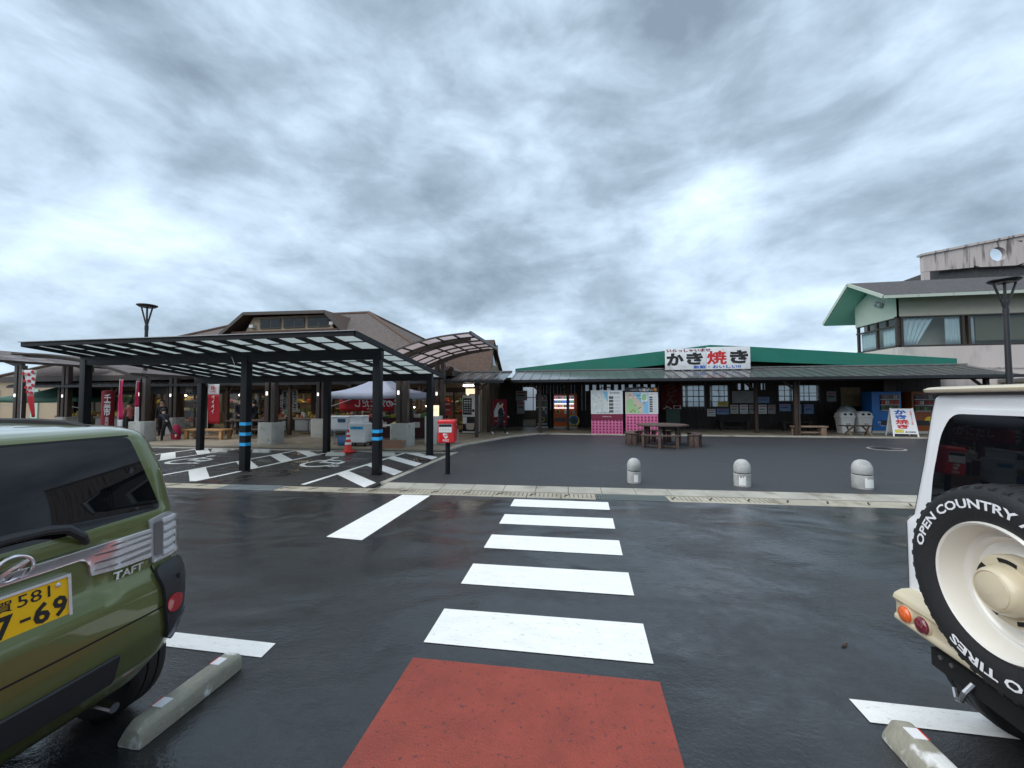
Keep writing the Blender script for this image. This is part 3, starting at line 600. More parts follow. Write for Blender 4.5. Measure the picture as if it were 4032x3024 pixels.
# tail lamps
for s_ in (1, -1):
    P_ = [(.500*s_, 1.105), (.59*s_, 1.122), (.643*s_, 1.10), (.654*s_, 1.05), (.646*s_, .92), (.625*s_, .892), (.512*s_, .885)]
    if s_ < 0: P_ = P_[::-1]
    lm = TAFT.patch('tail_lamp', P_, .012, .020, 'lamp_silver', car, cu=.02, cz=.03, rnd=.014, bevel=.003)
    for k in range(5):
        z0 = .912+k*.040; P_ = [(.560*s_, z0), (.634*s_, z0+.004), (.634*s_, z0+.026), (.560*s_, z0+.024)]
        TAFT.patch('reflector_bar', P_ if s_ > 0 else P_[::-1], .022, .012, 'lamp_bar', lm, cu=.02, bevel=.002)
    P_ = [(.52*s_, .92), (.56*s_, .92), (.56*s_, 1.085), (.515*s_, 1.085)]
    TAFT.patch('lamp_bulb_housing', P_ if s_ > 0 else P_[::-1], .016, .006, 'chrome_dull', lm, rnd=.01)
    P_ = [(.505*s_, .895), (.622*s_, .902), (.636*s_, .915), (.52*s_, .908)]
    TAFT.patch('lamp_sill', P_ if s_ > 0 else P_[::-1], .024, .012, 'chrome', lm, cu=.02, bevel=.002)
    P_ = [(.503*s_, 1.102), (.59*s_, 1.119), (.641*s_, 1.098), (.651*s_, 1.05), (.643*s_, .922), (.623*s_, .895), (.515*s_, .888)]
    TAFT.patch('lens', P_ if s_ > 0 else P_[::-1], .030, .003, 'clear_lens', lm, cu=.02, cz=.03, rnd=.014)
    # black bumper corner with red reflector
    P_ = [(.500*s_, .845), (.565*s_, .872), (.65*s_, .868), (.695*s_, .83), (.703*s_, .70), (.700*s_, .58), (.68*s_, .50), (.60*s_, .475), (.565*s_, .50), (.545*s_, .62), (.530*s_, .76)]
    bc = TAFT.patch('bumper_corner', P_ if s_ > 0 else P_[::-1], .022, .03, 'car_plastic', car, cu=.02, cz=.03, rnd=.03, bevel=.004)
    P_ = [(.578*s_+.040*cos(a), .672+.042*sin(a)) for a in [2*pi*i/24 for i in range(24)]]
    TAFT.patch('reflector_rim', [(.578*s_+1.15*(p[0]-.578*s_), .672+1.15*(p[1]-.672)) for p in P_], .023, .004, 'car_plastic', bc, cu=.02); TAFT.patch('reflector', P_, .030, .008, 'lamp_red', bc, cu=.02, bevel=.003)
    P_ = [(.60*s_+.008*cos(a), .79+.008*sin(a)) for a in [2*pi*i/10 for i in range(10)]]; TAFT.patch('parking_sensor', P_, .025, .003, 'underbody', bc)
    P_ = [(.560*s_, .51), (.60*s_, .585), (.655*s_, .62), (.655*s_, .60), (.61*s_, .565), (.575*s_, .505)]; TAFT.patch('corner_blade', P_ if s_ > 0 else P_[::-1], .030, .008, 'chrome_dull', bc, cu=.02)
# body seams, dark lower bumper, plate
TAFT.patch('bumper_seam', [(-.545, .666), (.545, .666), (.545, .673), (-.545, .673)], .0015, .003, 'underbody', car)
TAFT.patch('lower_bumper', [(-.345, .43), (.345, .43), (.352, .558), (-.352, .558)], .012, .02, 'car_plastic', car, bevel=.006, rnd=.02, cu=.04)
TAFT.patch('hatch_gap', [(.508, .88), (.514, .88), (.514, .845), (.508, .845)], .002, .003, 'underbody', car)
def flat(u, z, off): return (-2.1+.004+off+(z-.89)*-.10, 1.17+u, z)      # the plate stands flat in its recess
pl = MB(); pl.hexa([flat(-.155, .808, 0), flat(.175, .808, 0), flat(.175, .808, .006), flat(-.155, .808, .006), flat(-.155, .973, 0), flat(.175, .973, 0), flat(.175, .973, .006), flat(-.155, .973, .006)]); pl = pl.build('number_plate', 'plate_yellow', car, w=True)
for a0, a1, c0, c1 in ((-.164, .184, .799, .809), (-.164, .184, .972, .982), (.174, .184, .809, .972), (-.164, -.155, .809, .972)):
    q = MB(); q.hexa([flat(a0, c0, -.03), flat(a1, c0, -.03), flat(a1, c0, .012), flat(a0, c0, .012), flat(a0, c1, -.03), flat(a1, c1, -.03), flat(a1, c1, .012), flat(a0, c1, .012)]); q.build('plate_frame', 'chrome', pl, w=True)
def ptx(st, u, z, wd, ht, bold): text(st, (0, 0, 0), wd, ht, XR, ZU, 'ink', pl, 'plate_lettering', bold, fn=lambda x, y: flat(u+x, z+y, .0075))
ptx('賀', -.012, .940, .048, .042, .012); ptx('581', .072, .940, .095, .044, .004)
ptx('7', -.012, .868, .050, .080, .035); ptx('-', .045, .866, .030, .011, .02); ptx('6', .092, .868, .050, .080, .03); ptx('9', .148, .868, .046, .080, .03)
for u in (.143, -.10):
    q = MB(); q.lathe([(.009, 0), (.009, .005), (.004, .007)], Vector(flat(u, .952, .006)), 12, 'x'); q.build('plate_bolt', 'chrome', pl, w=True)
# ---------------------------------------------------------------- white off-roader, rear toward -X, spare wheel on the door
JIM = Car([(.42, -.05, .68, .1), (.50, 0, .72, .075), (.62, .0, .745, .07), (1.02, 0, .745, .07), (1.045, -.004, .728, .07), (1.07, -.008, .698, .07), (1.35, -.02, .636, .07), (1.62, -.032, .590, .07), (1.70, -.036, .576, .08), (1.735, -.06, .55, .1), (1.75, -.14, .49, .1)],
          3.4, .02, lambda u, z: 0., lambda q: (1.77-q[0], 1.848+q[1], q[2]))
jeep = T('off_road_car', 'white boxy off-roader with cream bumper, cream roof edge and spare wheel on its back door', 'car', (3.4, 1.84, 0))
zs = [.42+i*.025 for i in range(52)]+[1.728, 1.738, 1.75]; zs = sorted(set(round(z, 4) for z in zs if z <= 1.75))
JIM.body('body', 'car_white', jeep, zs, [(-.46, .36, (.42, 1.0)), (-.46, .36, (-1.0, -.42)), (-2.7, .36, (.42, 1.0)), (-2.7, .36, (-1.0, -.42))])
for y in (1.22, 2.46):
    for x in (2.24, 4.5): wheel(jeep, (x, y, .345), .345, .19, 'rim_white', inward=1 if y > 2 else -1)
q = MB(); q.box(2.0, 4.8, 1.30, 2.38, .24, .46); q.box(1.78, 1.84, 1.25, 2.42, .33, .42); q.build('underbody', 'underbody', jeep, w=True)
q = MB(); q.tube([(1.78, 2.20, .38), (1.745, 2.20, .34), (1.745, 2.22, .29), (1.76, 2.26, .27), (1.775, 2.29, .30)], .011, 8); q.build('tow_hook', 'steel', jeep, w=True)
for y in (2.30, 2.36): 
    q = MB(); q.cyl((1.772, y, .40), (1.785, y, .40), .011, n=8); q.build('bolt', 'steel', jeep, w=True)
# rear window in its raised frame
WJ = [(-.53, 1.13), (-.515, 1.30), (-.47, 1.52), (-.41, 1.622), (.41, 1.622), (.47, 1.52), (.515, 1.30), (.53, 1.13)]
WO = [(p[0]*1.055, (p[1]-1.38)*1.10+1.38) for p in WJ]
JIM.patch('window_frame', WO, .010, .02, 'car_white', jeep, cu=.05, cz=.05, rnd=.06, bevel=.006); JIM.patch('rear_window', WJ, .014, .006, 'car_glass', jeep, cu=.05, cz=.05, rnd=.05)
for s_ in (1, -1):
    P_ = [(.535*s_, 1.70), (.541*s_, 1.70), (.605*s_, 1.36), (.664*s_, 1.07), (.700*s_, 1.03), (.705*s_, .64), (.699*s_, .64), (.694*s_, 1.026), (.658*s_, 1.066), (.599*s_, 1.36)]
    JIM.patch('body_seam', P_ if s_ > 0 else P_[::-1], .0015, .003, 'dark_joint', jeep, cu=.03)
# cream drip rail round the roof
def jr(z, g):
    xr, w, r = JIM.at(1.70); R = []
    for p in [(-.03+g, -(w-.08)), (-.03+g, w-.08), (-.06+g*.7, w-.03+g*.6), (-.12, w+g), (-3.0, w+g), (-3.06, w-.1), (-3.06, -w+.1), (-3.0, -w-g), (-.12, -w-g), (-.06+g*.7, -w+.03-g*.6)]: R.append(JIM.place(Vector((p[0], p[1], z))))
    return R
q = MB(); q.loft([jr(1.722, .0), jr(1.728, .045), jr(1.742, .05), jr(1.752, .03), jr(1.757, -.03)]); q.build('roof_edge', 'car_cream', jeep, w=True, bevel=.004)
q = MB(); q.loft([jr(1.712, -.01), jr(1.721, .012)]); q.build('roof_seal', 'rubber', jeep, w=True)
# cream bumper with two round lamps a side
q = MB(); bp = [(-.10, .54), (-.16, .545), (-.17, .556), (-.168, .575), (-.158, .585), (-.158, .64), (-.165, .655), (-.175, .665), (-.165, .69), (-.13, .712), (.02, .735), (.02, .54)]
q.loft([[(1.862+d_, y, z-.053) for d_, z in bp] for y in (1.848-.685, 1.848-.665, 1.848+.665, 1.848+.685)]); bmp = q.build('bumper', 'car_cream', jeep, w=True, bevel=.008)
for s_ in (1, -1):
    for u, mm in ((.605, 'lamp_orange'), (.50, 'lamp_dark_red')):
        q = MB(); q.lathe([(.046, 0), (.046, -.008), (.043, -.014)], (1.707, 1.848+s_*u, .556), 24, 'x'); l_ = q.build('lamp', 'car_cream', bmp, w=True)
        q = MB(); q.lathe([(.041, 0), (.041, -.010), (.034, -.020), (.020, -.026), (.004, -.028)], (1.700, 1.848+s_*u, .556), 24, 'x'); q.build('lens', mm, bmp, w=True)
# spare wheel
SX, SY, SZ, SR = 1.575, 1.848, .955, .372
sp_ = MB(); h = .19
prof = [(.245, .012), (.262, .002), (.30, -.010), (.335, -.008), (.352, .0), (.362, .012), (.372, .035), (.374, .06), (.374, .085), (.362, .088), (.362, .098), (.374, .101), (.374, .135), (.372, .16), (.360, .19), (.33, .205), (.25, .20)]
prof = [(.25+(r_-.25)*1.21 if r_ > .25 else r_, z_) for r_, z_ in prof]
sp_.lathe(prof, (SX, SY, SZ), 72, 'x', cap=False); spare = sp_.build('spare_wheel', 'rubber', jeep, w=True)
lug = MB(); lug.hexa([(-.006, -.012, .376), (.056, -.009, .390), (.056, .009, .390), (-.006, .012, .376), (-.004, -.010, .390), (.058, -.007, .4045), (.058, .007, .4045), (-.004, .010, .390)])
lm_ = lug.mesh('tread_lug', 'rubber', 0, 0)
for i in range(44):
    o = inst('tread_lug', lm_, spare, (SX+.012, SY, SZ)); o.rotation_euler = (2*pi*i/44, 0, 0)
lug2 = MB(); lug2.hexa([(.10, -.018, .385), (.17, -.004, .385), (.17, .014, .385), (.10, .004, .385), (.10, -.016, .4045), (.17, -.003, .403), (.17, .012, .403), (.10, .003, .4045)]); lm2 = lug2.mesh('tread_block', 'rubber', 0, 0)
for i in range(44):
    o = inst('tread_block', lm2, spare, (SX, SY, SZ)); o.rotation_euler = (2*pi*(i+.5)/44, 0, 0)
q = MB(); q.lathe([(.25, .02), (.253, .006), (.246, -.003), (.238, .002), (.234, .018), (.226, .060), (.216, .082), (.204, .088), (.198, .080), (.190, .086), (.182, .104), (.165, .110), (.150, .098), (.135, .092), (.13, .10), (.02, .10)], (SX, SY, SZ), 64, 'x', cap=False); rim = q.build('rim', 'rim_white', spare, w=True)
q = MB(); q.lathe([(.132, .10), (.134, .066), (.128, .050), (.118, .046), (.098, .050), (.092, .036), (.084, .008), (.076, -.004), (.070, -.007), (.068, -.003), (.065, -.007), (.035, -.014), (.002, -.016)], (SX, SY, SZ), 64, 'x'); hub = q.build('hub_cap', 'car_cream', rim, w=True)
for i in range(5):
    a0 = 2*pi*i/5+.35; q = MB(); R_ = []
    for j in range(9):
        a = a0+(j/8-.5)*.62; R_.append([(SX+dx, SY+r*cos(a), SZ+r*sin(a)) for r, dx in ((.103, .0470), (.119, .0440), (.119, .050), (.103, .053))])
    q.loft(R_); q.build('hub_slot', 'underbody', rim, w=True)
def arc_text(st, a_mid, span, r, ht, flip=False):
    def fn(x, y):
        a = a_mid+(-x if not flip else x)*span; rr = r+(y*ht if not flip else -y*ht)
        # screen-right from the rear is -Y for this car
        return (SX-.0125+abs(rr-.325)*.05, SY+rr*-cos(a), SZ+rr*sin(a))
    vs_, fs_, asp = text_mesh(st, .028); b_ = MB(); b_.add([fn(x, y) for x, y in vs_], fs_)
    me = bpy.data.meshes.new('sidewall_lettering'); me.from_pydata(b_.v, [], b_.f); me.materials.append(M['tyre_white'])
    o = reg(bpy.data.objects.new('sidewall_lettering', me), spare); o.location = -WL.get(spare.name, Vector((0, 0, 0)))
arc_text('OPEN COUNTRY A/T', radians(108), radians(122), .322, .038); arc_text('TOYO TIRES', radians(278), radians(82), .322, .038)
# ================================================================= carport over the accessible bays
cp = T('carport', 'black steel carport with pale translucent roof panels over the accessible bays', 'carport', (-8.6, 10, 0))
CZ = lambda y: 3.03-(y-7.25)*.109        # roof falls toward the shops
for x, y in ((-4.52, 8.42), (-7.95, 8.42), (-12.78, 8.42), (-4.48, 11.55), (-7.97, 11.6), (-12.7, 11.6)):
    q = MB(); q.cbox((x, y, CZ(y)/2-.06), (.17, .17, CZ(y)-.14)); q.cbox((x, y, .012), (.24, .24, .012)); p_ = q.build('post', 'black_steel', cp, w=True, bevel=.006)
    bands = {(-7.95, 8.42): (1.13, .885, .64), (-4.52, 8.42): (.985, .82)}.get((x, y), ())
    for z in bands:
        q = MB(); q.cbox((x, y, z), (.176, .176, .075)); q.build('tape_band', 'blue_tape', p_, w=True)
for y in (8.42, 11.58):
    q = MB(); q.bar((-12.9, y, CZ(y)-.17), (-4.41, y, CZ(y)-.17), .14, .22); q.build('beam', 'black_steel', cp, w=True, bevel=.004)
NB, NR = 13, 8; X0, X1, Y0, Y1 = -12.9, -4.4, 7.25, 12.72
for x in (X0, X1):
    q = MB(); q.bar((x, Y0, CZ(Y0)), (x, Y1, CZ(Y1)), .05, .12); q.build('edge_beam', 'black_steel', cp, w=True)
for y in (Y0, Y1):
    q = MB(); q.bar((X0, y, CZ(y)), (X1, y, CZ(y)), .05, .10); q.build('edge_beam', 'black_steel', cp, w=True)
q = MB(); q.bar((X0-.03, Y0-.03, CZ(Y0)+.05), (X1+.03, Y0-.03, CZ(Y0)+.05), .07, .015); q.build('drip_edge', 'machine_grey', cp, w=True)
bw = (X1-X0)/NB; rl = (Y1-Y0)/NR
rm = MB(); rm.bar((0, Y0, CZ(Y0)-.02), (0, Y1, CZ(Y1)-.02), .055, .085); rm = rm.mesh('rafter', 'black_steel', 0, 0)
for i in range(1, NB): inst('rafter', rm, cp, (X0+bw*i+8.6, -10, 0))
pm = MB(); pm.hexa([(.03, .015, 0), (bw-.03, .015, 0), (bw-.03, rl-.015, -.109*rl), (.03, rl-.015, -.109*rl), (.03, .015, .008), (bw-.03, .015, .008), (bw-.03, rl-.015, .008-.109*rl), (.03, rl-.015, .008-.109*rl)]); pm = pm.mesh('roof_panel', 'polycarbonate', 0, 0)
for i in range(NB):
    for j in range(NR): inst('roof_panel', pm, cp, (X0+bw*i+8.6, Y0+rl*j-10, CZ(Y0+rl*j)+.02))
for j in range(1, NR):
    y = Y0+rl*j; q = MB(); q.bar((X0, y, CZ(y)+.012), (X1, y, CZ(y)+.012), .028, .03); q.build('purlin', 'black_steel', cp, w=True)
q = MB(); q.tube([(-8.3, 8.34, 2.75), (-8.22, 8.33, 2.6), (-8.2, 8.33, 2.48)], .008, 6); q.build('cable', 'paper', cp, w=True)

# ================================================================= curved walkway canopies on twin columns
def wing(name, label, xa, xb, ya, yb, za, zb, cols, beams, nx=6, ny=5, bulge=.34):
    """arched cantilever roof: low at xa, high at xb"""
    t = T(name, label, 'canopy', ((xa+xb)/2, (ya+yb)/2, 0), 'curved walkway canopies')
    def zf(x):
        k = (x-xa)/(xb-xa); return za+(zb-za)*k+bulge*sin(pi*min(1, max(0, k)))
    L_ = Vector(t.location)
    ys = [ya+(yb-ya)*j/ny for j in range(ny+1)]; xs = [xa+(xb-xa)*i/nx for i in range(nx+1)]
    for y in ys:
        q = MB(); q.loft([[(x, y-.02, zf(x)-.03), (x, y+.02, zf(x)-.03), (x, y+.02, zf(x)+.025), (x, y-.02, zf(x)+.025)] for x in [xa+(xb-xa)*i/18 for i in range(19)]]); q.build('rib', 'brown_steel', t, w=True)
    for k, x in enumerate(xs):
        q = MB(); q.bar((x, ya, zf(x)-.002), (x, yb, zf(x)-.002), .045 if 0 < k < nx else .07, .05 if 0 < k < nx else .11); q.build('purlin', 'brown_steel', t, w=True)
    for i in range(nx):
        q = MB(); R_ = []
        for k in range(4):
            x = xs[i]+(xs[i+1]-xs[i])*(.03+.94*k/3); R_.append(x)
        q.loft([[(x, .02, zf(x)-.004+.028), (x, (yb-ya)/ny-.02, zf(x)-.004+.028), (x, (yb-ya)/ny-.02, zf(x)+.030), (x, .02, zf(x)+.030)] for x in R_]); me = q.mesh('roof_panel', 'polycarbonate_brown', 0, 0)
        for j in range(ny): inst('roof_panel', me, t, (-L_.x, ys[j]-L_.y, 0))
    for y in beams:
        q = MB(); q.loft([[(x, y-.07, zf(x)-.26+.14*k/18), (x, y+.07, zf(x)-.26+.14*k/18), (x, y+.07, zf(x)-.03), (x, y-.07, zf(x)-.03)] for k, x in enumerate([xa+.12+(xb-xa-.32)*i/18 for i in range(19)])]); q.build('arched_beam', 'brown_steel', t, w=True)
    for x, y in cols:
        q = MB()
        for dx in (-.13, .13): q.cbox((x+dx, y, (zf(x)-.15+.8)/2), (.17, .2, zf(x)-.15-.8))
        c = q.build('twin_column', 'brown_steel', t, w=True, bevel=.006)
        q = MB(); q.cbox((x-.12, y-.11, 1.95), (.07, .02, .14)); q.build('column_lamp', 'led_white', c, w=True)
        q = MB()
        w_, h_ = .37, .31; q.prism([(x-w_, y-h_+.09), (x-w_+.09, y-h_), (x+w_-.09, y-h_), (x+w_, y-h_+.09), (x+w_, y+h_-.09), (x+w_-.09, y+h_), (x-w_+.09, y+h_), (x-w_, y+h_-.09)], .05, .86); q.build('concrete_footing', 'pale_concrete', t, w=True, bevel=.012)
    return t
wing('walkway_canopy', 'curved brown canopy rising beyond the carport corner next to the grey tent', -7.1, -3.5, 12.6, 16.9, 2.95, 3.90, [(-6.2, 13.35), (-5.9, 16.4)], (13.35, 16.4), bulge=.22)
wing('walkway_canopy', 'curved brown canopy behind the middle of the carport', -10.2, -14.6, 12.7, 17.2, 2.55, 3.15, [(-11.45, 13.3), (-11.4, 16.2)], (13.3, 16.4))
wing('walkway_canopy', 'curved brown canopy behind the green car, left of the street lamp', -17.4, -23.5, 12.9, 17.4, 2.75, 3.70, [(-17.35, 13.35), (-19.6, 16.5)], (13.4, 16.5), nx=7, bulge=.25)
wing('walkway_canopy', 'curved brown canopy at the far left edge of the picture', -24.9, -31.0, 12.9, 17.4, 3.45, 4.3, [(-24.9, 14.0), (-26.4, 16.6)], (14.0, 16.6), nx=7, bulge=.25)

# ================================================================= market hall with the brown hipped roof
mk = T('market_hall', 'market hall with brown shingled hip roof and a dormer of three dark windows', 'building', (-18, 19.3, 0))
FX, FY, EZ, RZ, RY = -5.6, 17.0, 2.98, 7.86, 26.1       # front right eave corner, eave height, ridge
RX1, RX0, LX = -14.75, -22.6, -31.7
def flare(p, q, k):   # eaves kick out a little
    return Vector(p).lerp(Vector(q), k)
A_, B_, C_, D_ = (LX, FY, EZ), (FX, FY, EZ), (RX1, RY, RZ), (RX0, RY, RZ); BB, AA = (FX, 2*RY-FY, EZ), (LX, 2*RY-FY, EZ)
q = MB(); q.sheet([A_, B_, C_, D_], .10); rf = q.build('roof', 'shingle_grey', mk, w=True, smooth=0)
q = MB(); q.sheet([B_, BB, C_], .10); q.build('roof_slope', 'shingle_grey', rf, w=True, smooth=0)
q = MB(); q.sheet([AA, A_, D_], .10); q.build('roof_slope', 'shingle_grey', rf, w=True, smooth=0); q = MB(); q.sheet([BB, AA, D_, C_], .10); q.build('roof_slope', 'shingle_grey', rf, w=True, smooth=0)
for a, c in ((B_, C_), (BB, C_), (A_, D_), (AA, D_), (C_, D_)):
    q = MB(); q.cyl(Vector(a)+Vector((0, 0, .06)), Vector(c)+Vector((0, 0, .06)), .13, n=8); q.build('ridge_cap', 'shingle_brown', rf, w=True)
for a, c in ((A_, B_), (B_, BB)):
    q = MB(); q.bar(Vector(a)-Vector((0, 0, .10)), Vector(c)-Vector((0, 0, .10)), .10, .26); q.build('fascia', 'brown_steel', rf, w=True)
sf = MB(); sf.sheet([(LX, FY+.05, EZ-.2), (FX-.05, FY+.05, EZ-.2), (FX-.05, 33, EZ-.2), (LX, 33, EZ-.2)], .04); sf.build('soffit', 'timber_brown', mk, w=True)
# dormer
DY = 22.55
def roof_z(y): return EZ+(y-FY)*(RZ-EZ)/(RY-FY)
zb_ = roof_z(DY)+.05; TZ = 7.28
Pd = [(-22.6, zb_), (-14.75, zb_-.05), (-15.6, TZ-.12), (-21.3, TZ)]
q = MB(); q.prism([(-22.0, zb_-.3), (-15.0, zb_-.3), (-15.75, TZ-.15), (-21.1, TZ-.12)], DY+.25, 25.0, 'xz'); dm = q.build('dormer', 'cream_wall', mk, w=True, smooth=0)
q = MB()   # dormer roof: flat top and two sloping cheeks, running back into the main roof
for a, c in (((-23.1, zb_+.0), (-21.35, TZ+.06)), ((-21.35, TZ+.06), (-15.55, TZ-.04)), ((-15.55, TZ-.04), (-14.15, zb_-.15))):
    q.sheet([(a[0], DY-.25, a[1]), (c[0], DY-.25, c[1]), (c[0], 26.0, c[1]+(.1 if c[1] > 7 else 0)), (a[0], 26.0, a[1]+(.1 if a[1] > 7 else 0))], .12)
q.build('dormer_roof', 'shingle_brown', dm, w=True, smooth=0)
q = MB(); 
for a, c in (((-23.1, zb_-.02), (-21.35, TZ+.02)), ((-21.35, TZ+.02), (-15.55, TZ-.08)), ((-15.55, TZ-.08), (-14.15, zb_-.17))): q.bar((a[0], DY-.30, a[1]), (c[0], DY-.30, c[1]), .06, .2)
q.build('dormer_fascia', 'brown_steel', dm, w=True)
q = MB(); q.box(-22.4, -14.7, DY-.15, DY+.22, zb_-.02, zb_+.16); q.build('dormer_sill_roof', 'shingle_brown', dm, w=True)
for i in range(3):
    x0 = -20.55+i*1.72; q = MB(); q.box(x0, x0+1.52, DY+.17, DY+.24, 6.36, 7.0); wn = q.build('window', 'window_brown', dm, w=True)
    for k in range(2):
        q = MB(); q.box(x0+.07+k*.74, x0+.71+k*.74, DY+.155, DY+.165, 6.42, 6.93); q.build('pane', 'dark_glass', wn, w=True)
for x in (-21.05, -15.3):
    q = MB(); q.box(x-.13, x+.13, DY-.02, DY+.24, 6.42, 6.62); q.build('vent_hood', 'paper', dm, w=True, bevel=.01)
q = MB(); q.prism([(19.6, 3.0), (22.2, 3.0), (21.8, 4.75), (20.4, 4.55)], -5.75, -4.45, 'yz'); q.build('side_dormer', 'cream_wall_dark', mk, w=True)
q = MB(); q.sheet([(-4.30, 19.3, 3.05), (-4.30, 20.2, 4.78), (-8.2, 20.2, 4.78), (-5.9, 19.3, 3.05)], .1); q.sheet([(-4.30, 20.2, 4.78), (-4.30, 22.4, 3.3), (-5.8, 22.4, 3.3), (-8.2, 20.2, 4.78)], .1); q.build('side_dormer_roof', 'shingle_brown', mk, w=True, smooth=0)
q = MB(); q.box(-4.449, -4.43, 20.35, 21.3, 3.5, 4.3); q.build('side_dormer_window', 'dark_glass', mk, w=True)
# standing-seam lean-to along the shop front
def seam_roof(parent, xa, xb, ya, za, yb, zb, st, m, hip_l=0., hip_r=0.):
    n = int(round((xb-xa)/st)); st = (xb-xa)/n
    pm = MB(); pm.hexa([(0.004, ya, za-.03), (st-.004, ya, za-.03), (st-.004, yb, zb-.03), (0.004, yb, zb-.03), (0.004, ya, za), (st-.004, ya, za), (st-.004, yb, zb), (0.004, yb, zb)]); pm = pm.mesh('roof_sheet', m, 0, 0)
    rb = MB(); rb.bar((0, ya, za+.02), (0, yb, zb+.02), .035, .05); rb = rb.mesh('seam', m, 0, 0); L_ = WL[parent.name]
    for i in range(n):
        inst('roof_sheet', pm, parent, (xa+i*st-L_.x, -L_.y, -L_.z)); inst('seam', rb, parent, (xa+i*st-L_.x, -L_.y, -L_.z))
    q = MB(); q.bar((xa, ya-.03, za-.05), (xb, ya-.03, za-.05), .09, .12); q.build('gutter', 'machine_black', parent, w=True)
    q = MB(); q.bar((xa, yb, zb+.03), (xb, yb, zb+.03), .16, .05); q.build('ridge_flashing', m, parent, w=True)
ln = T('shop_lean_to', 'dark standing-seam lean-to roof along the market hall shop front', 'canopy', (-15, 17, 0))
seam_roof(ln, -30, -3.1, 16.4, 2.50, 18.6, 3.0, .46, 'seam_metal_dark')
for x in (-27, -23.6, -20.2, -16.8, -13.4, -10.0, -6.95, -4.35):
    q = MB(); q.cbox((x, 16.7, 1.27), (.13, .13, 2.42)); q.build('post', 'timber_brown', ln, w=True); q = MB(); q.bar((x, 16.7, 2.0), (x+.5, 16.7, 2.44), .07, .07); q.build('brace', 'timber_brown', ln, w=True)
q = MB(); q.bar((-30, 16.7, 2.50), (-3.2, 16.7, 2.50), .12, .14); q.build('eave_beam', 'timber_brown', ln, w=True)
q = MB(); q.box(-5.0, -4.55, 16.85, 16.97, 2.27, 2.33); q.build('strip_lamp', 'tube_white', ln, w=True)
# shop front: posts, beige upper wall, glazing, rooms behind
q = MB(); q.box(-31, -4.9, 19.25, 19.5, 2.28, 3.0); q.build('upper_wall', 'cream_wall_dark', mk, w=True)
xs = [-30, -27.2, -24.4, -22.5, -20.6, -18.4, -16.2, -14.0, -11.8, -9.6, -7.4, -5.0]
for x in xs:
    q = MB(); q.box(x-.1, x+.1, 19.15, 19.4, .06, 2.95); q.build('wall_post', 'timber_brown', mk, w=True)
q = MB(); q.box(-31, -4.9, 19.2, 19.45, 2.14, 2.28); q.build('transom', 'timber_brown', mk, w=True)
for i in range(len(xs)-1):
    a, c = xs[i]+.1, xs[i+1]-.1; mid = (a+c)/2
    for u0, u1 in ((a, mid), (mid, c)):
        q = MB()
        for p0, p1, z0, z1 in ((u0, u0+.05, .06, 2.14), (u1-.05, u1, .06, 2.14), (u0+.05, u1-.05, .06, .16), (u0+.05, u1-.05, 2.06, 2.14)): q.box(p0, p1, 19.27, 19.33, z0, z1)
        w_ = q.build('window', 'window_brown', mk, w=True)
        q = MB(); q.box(u0+.05, u1-.05, 19.295, 19.305, .16, 2.06); q.build('pane', 'pane_glass', w_, w=True)
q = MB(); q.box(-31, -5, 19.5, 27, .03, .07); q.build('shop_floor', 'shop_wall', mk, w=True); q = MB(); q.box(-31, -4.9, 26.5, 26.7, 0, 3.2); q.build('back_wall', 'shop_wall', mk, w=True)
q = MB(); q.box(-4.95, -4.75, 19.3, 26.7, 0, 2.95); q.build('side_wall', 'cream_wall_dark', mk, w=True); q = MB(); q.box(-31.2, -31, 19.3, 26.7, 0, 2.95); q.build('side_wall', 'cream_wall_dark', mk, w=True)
for i, x in enumerate([-29, -27.6, -26, -24.6, -23, -21.4, -20, -18.6, -17, -15.4, -14, -12.4, -11, -9.5, -8, -6.6]):
    q = MB(); q.box(x-.6, x+.6, 19.9+(i % 3)*1.3, 20.05+(i % 3)*1.3, 2.60, 2.66); q.build('shop_lamp', 'shop_light', mk, w=True)
    q = MB(); q.lathe([(.02, -.06), (.07, 0), (.02, .06)], (x+.7, 20.0+(i % 2)*.8, 2.0+.12*(i % 3)), 10); q.build('hanging_bulb', 'bulb_warm', mk, w=True)
sd_ = T('sign_board', 'dark sign board with white character hung over the shop entrance', 'sign', (-22.5, 18.9, 2.1))
q = MB(); q.box(-24.2, -20.8, 18.86, 18.94, 2.05, 2.62); q.build('board', 'machine_black', sd_, w=True); text('千', (-22.55, 18.855, 2.34), .62, .50, XR, ZU, 'sign_white', sd_, bold=.03)
text('菜', (-21.45, 18.855, 2.34), .55, .48, XR, ZU, 'sign_white', sd_, bold=.03)
# stock inside: racks of packets seen through the glass
GD = ['goods_a', 'goods_b', 'goods_c', 'goods_d', 'goods_e']
pk = []
for g in GD:
    q = MB(); q.box(-.5, .5, -.5, .5, 0, 1); pk.append(q.mesh('packet', g, .06, 30))
def rack(x, y, wd, h, label, rows=3, deep=.5, m='timber_brown', n=None, grp='display racks in the market hall'):
    t = T('display_rack', label, 'rack', (x, y, .06), grp)
    q = MB(); 
    for s_ in (-1, 1): q.box(s_*wd/2-.03, s_*wd/2+.03, -deep/2, deep/2, 0, h)
    q.build('side_panel', m, t)
    for r in range(rows):
        z = .35+(h-.45)*r/max(1, rows-1) if rows > 1 else h-.1; q = MB(); q.box(-wd/2+.03, wd/2-.03, -deep/2, deep/2, z-.04, z); sh = q.build('shelf', m, t)
        nn = n or int(wd/.2)
        for k in range(nn):
            s = random.choice([.12, .18, .24]); inst('packet', pk[(k//2+r*2+int(x*3)) % 5], t, (-wd/2+.12+(wd-.24)*k/max(1, nn-1), -deep*.2, z), 0, (wd/nn*.85, deep*.5, s))
    return t
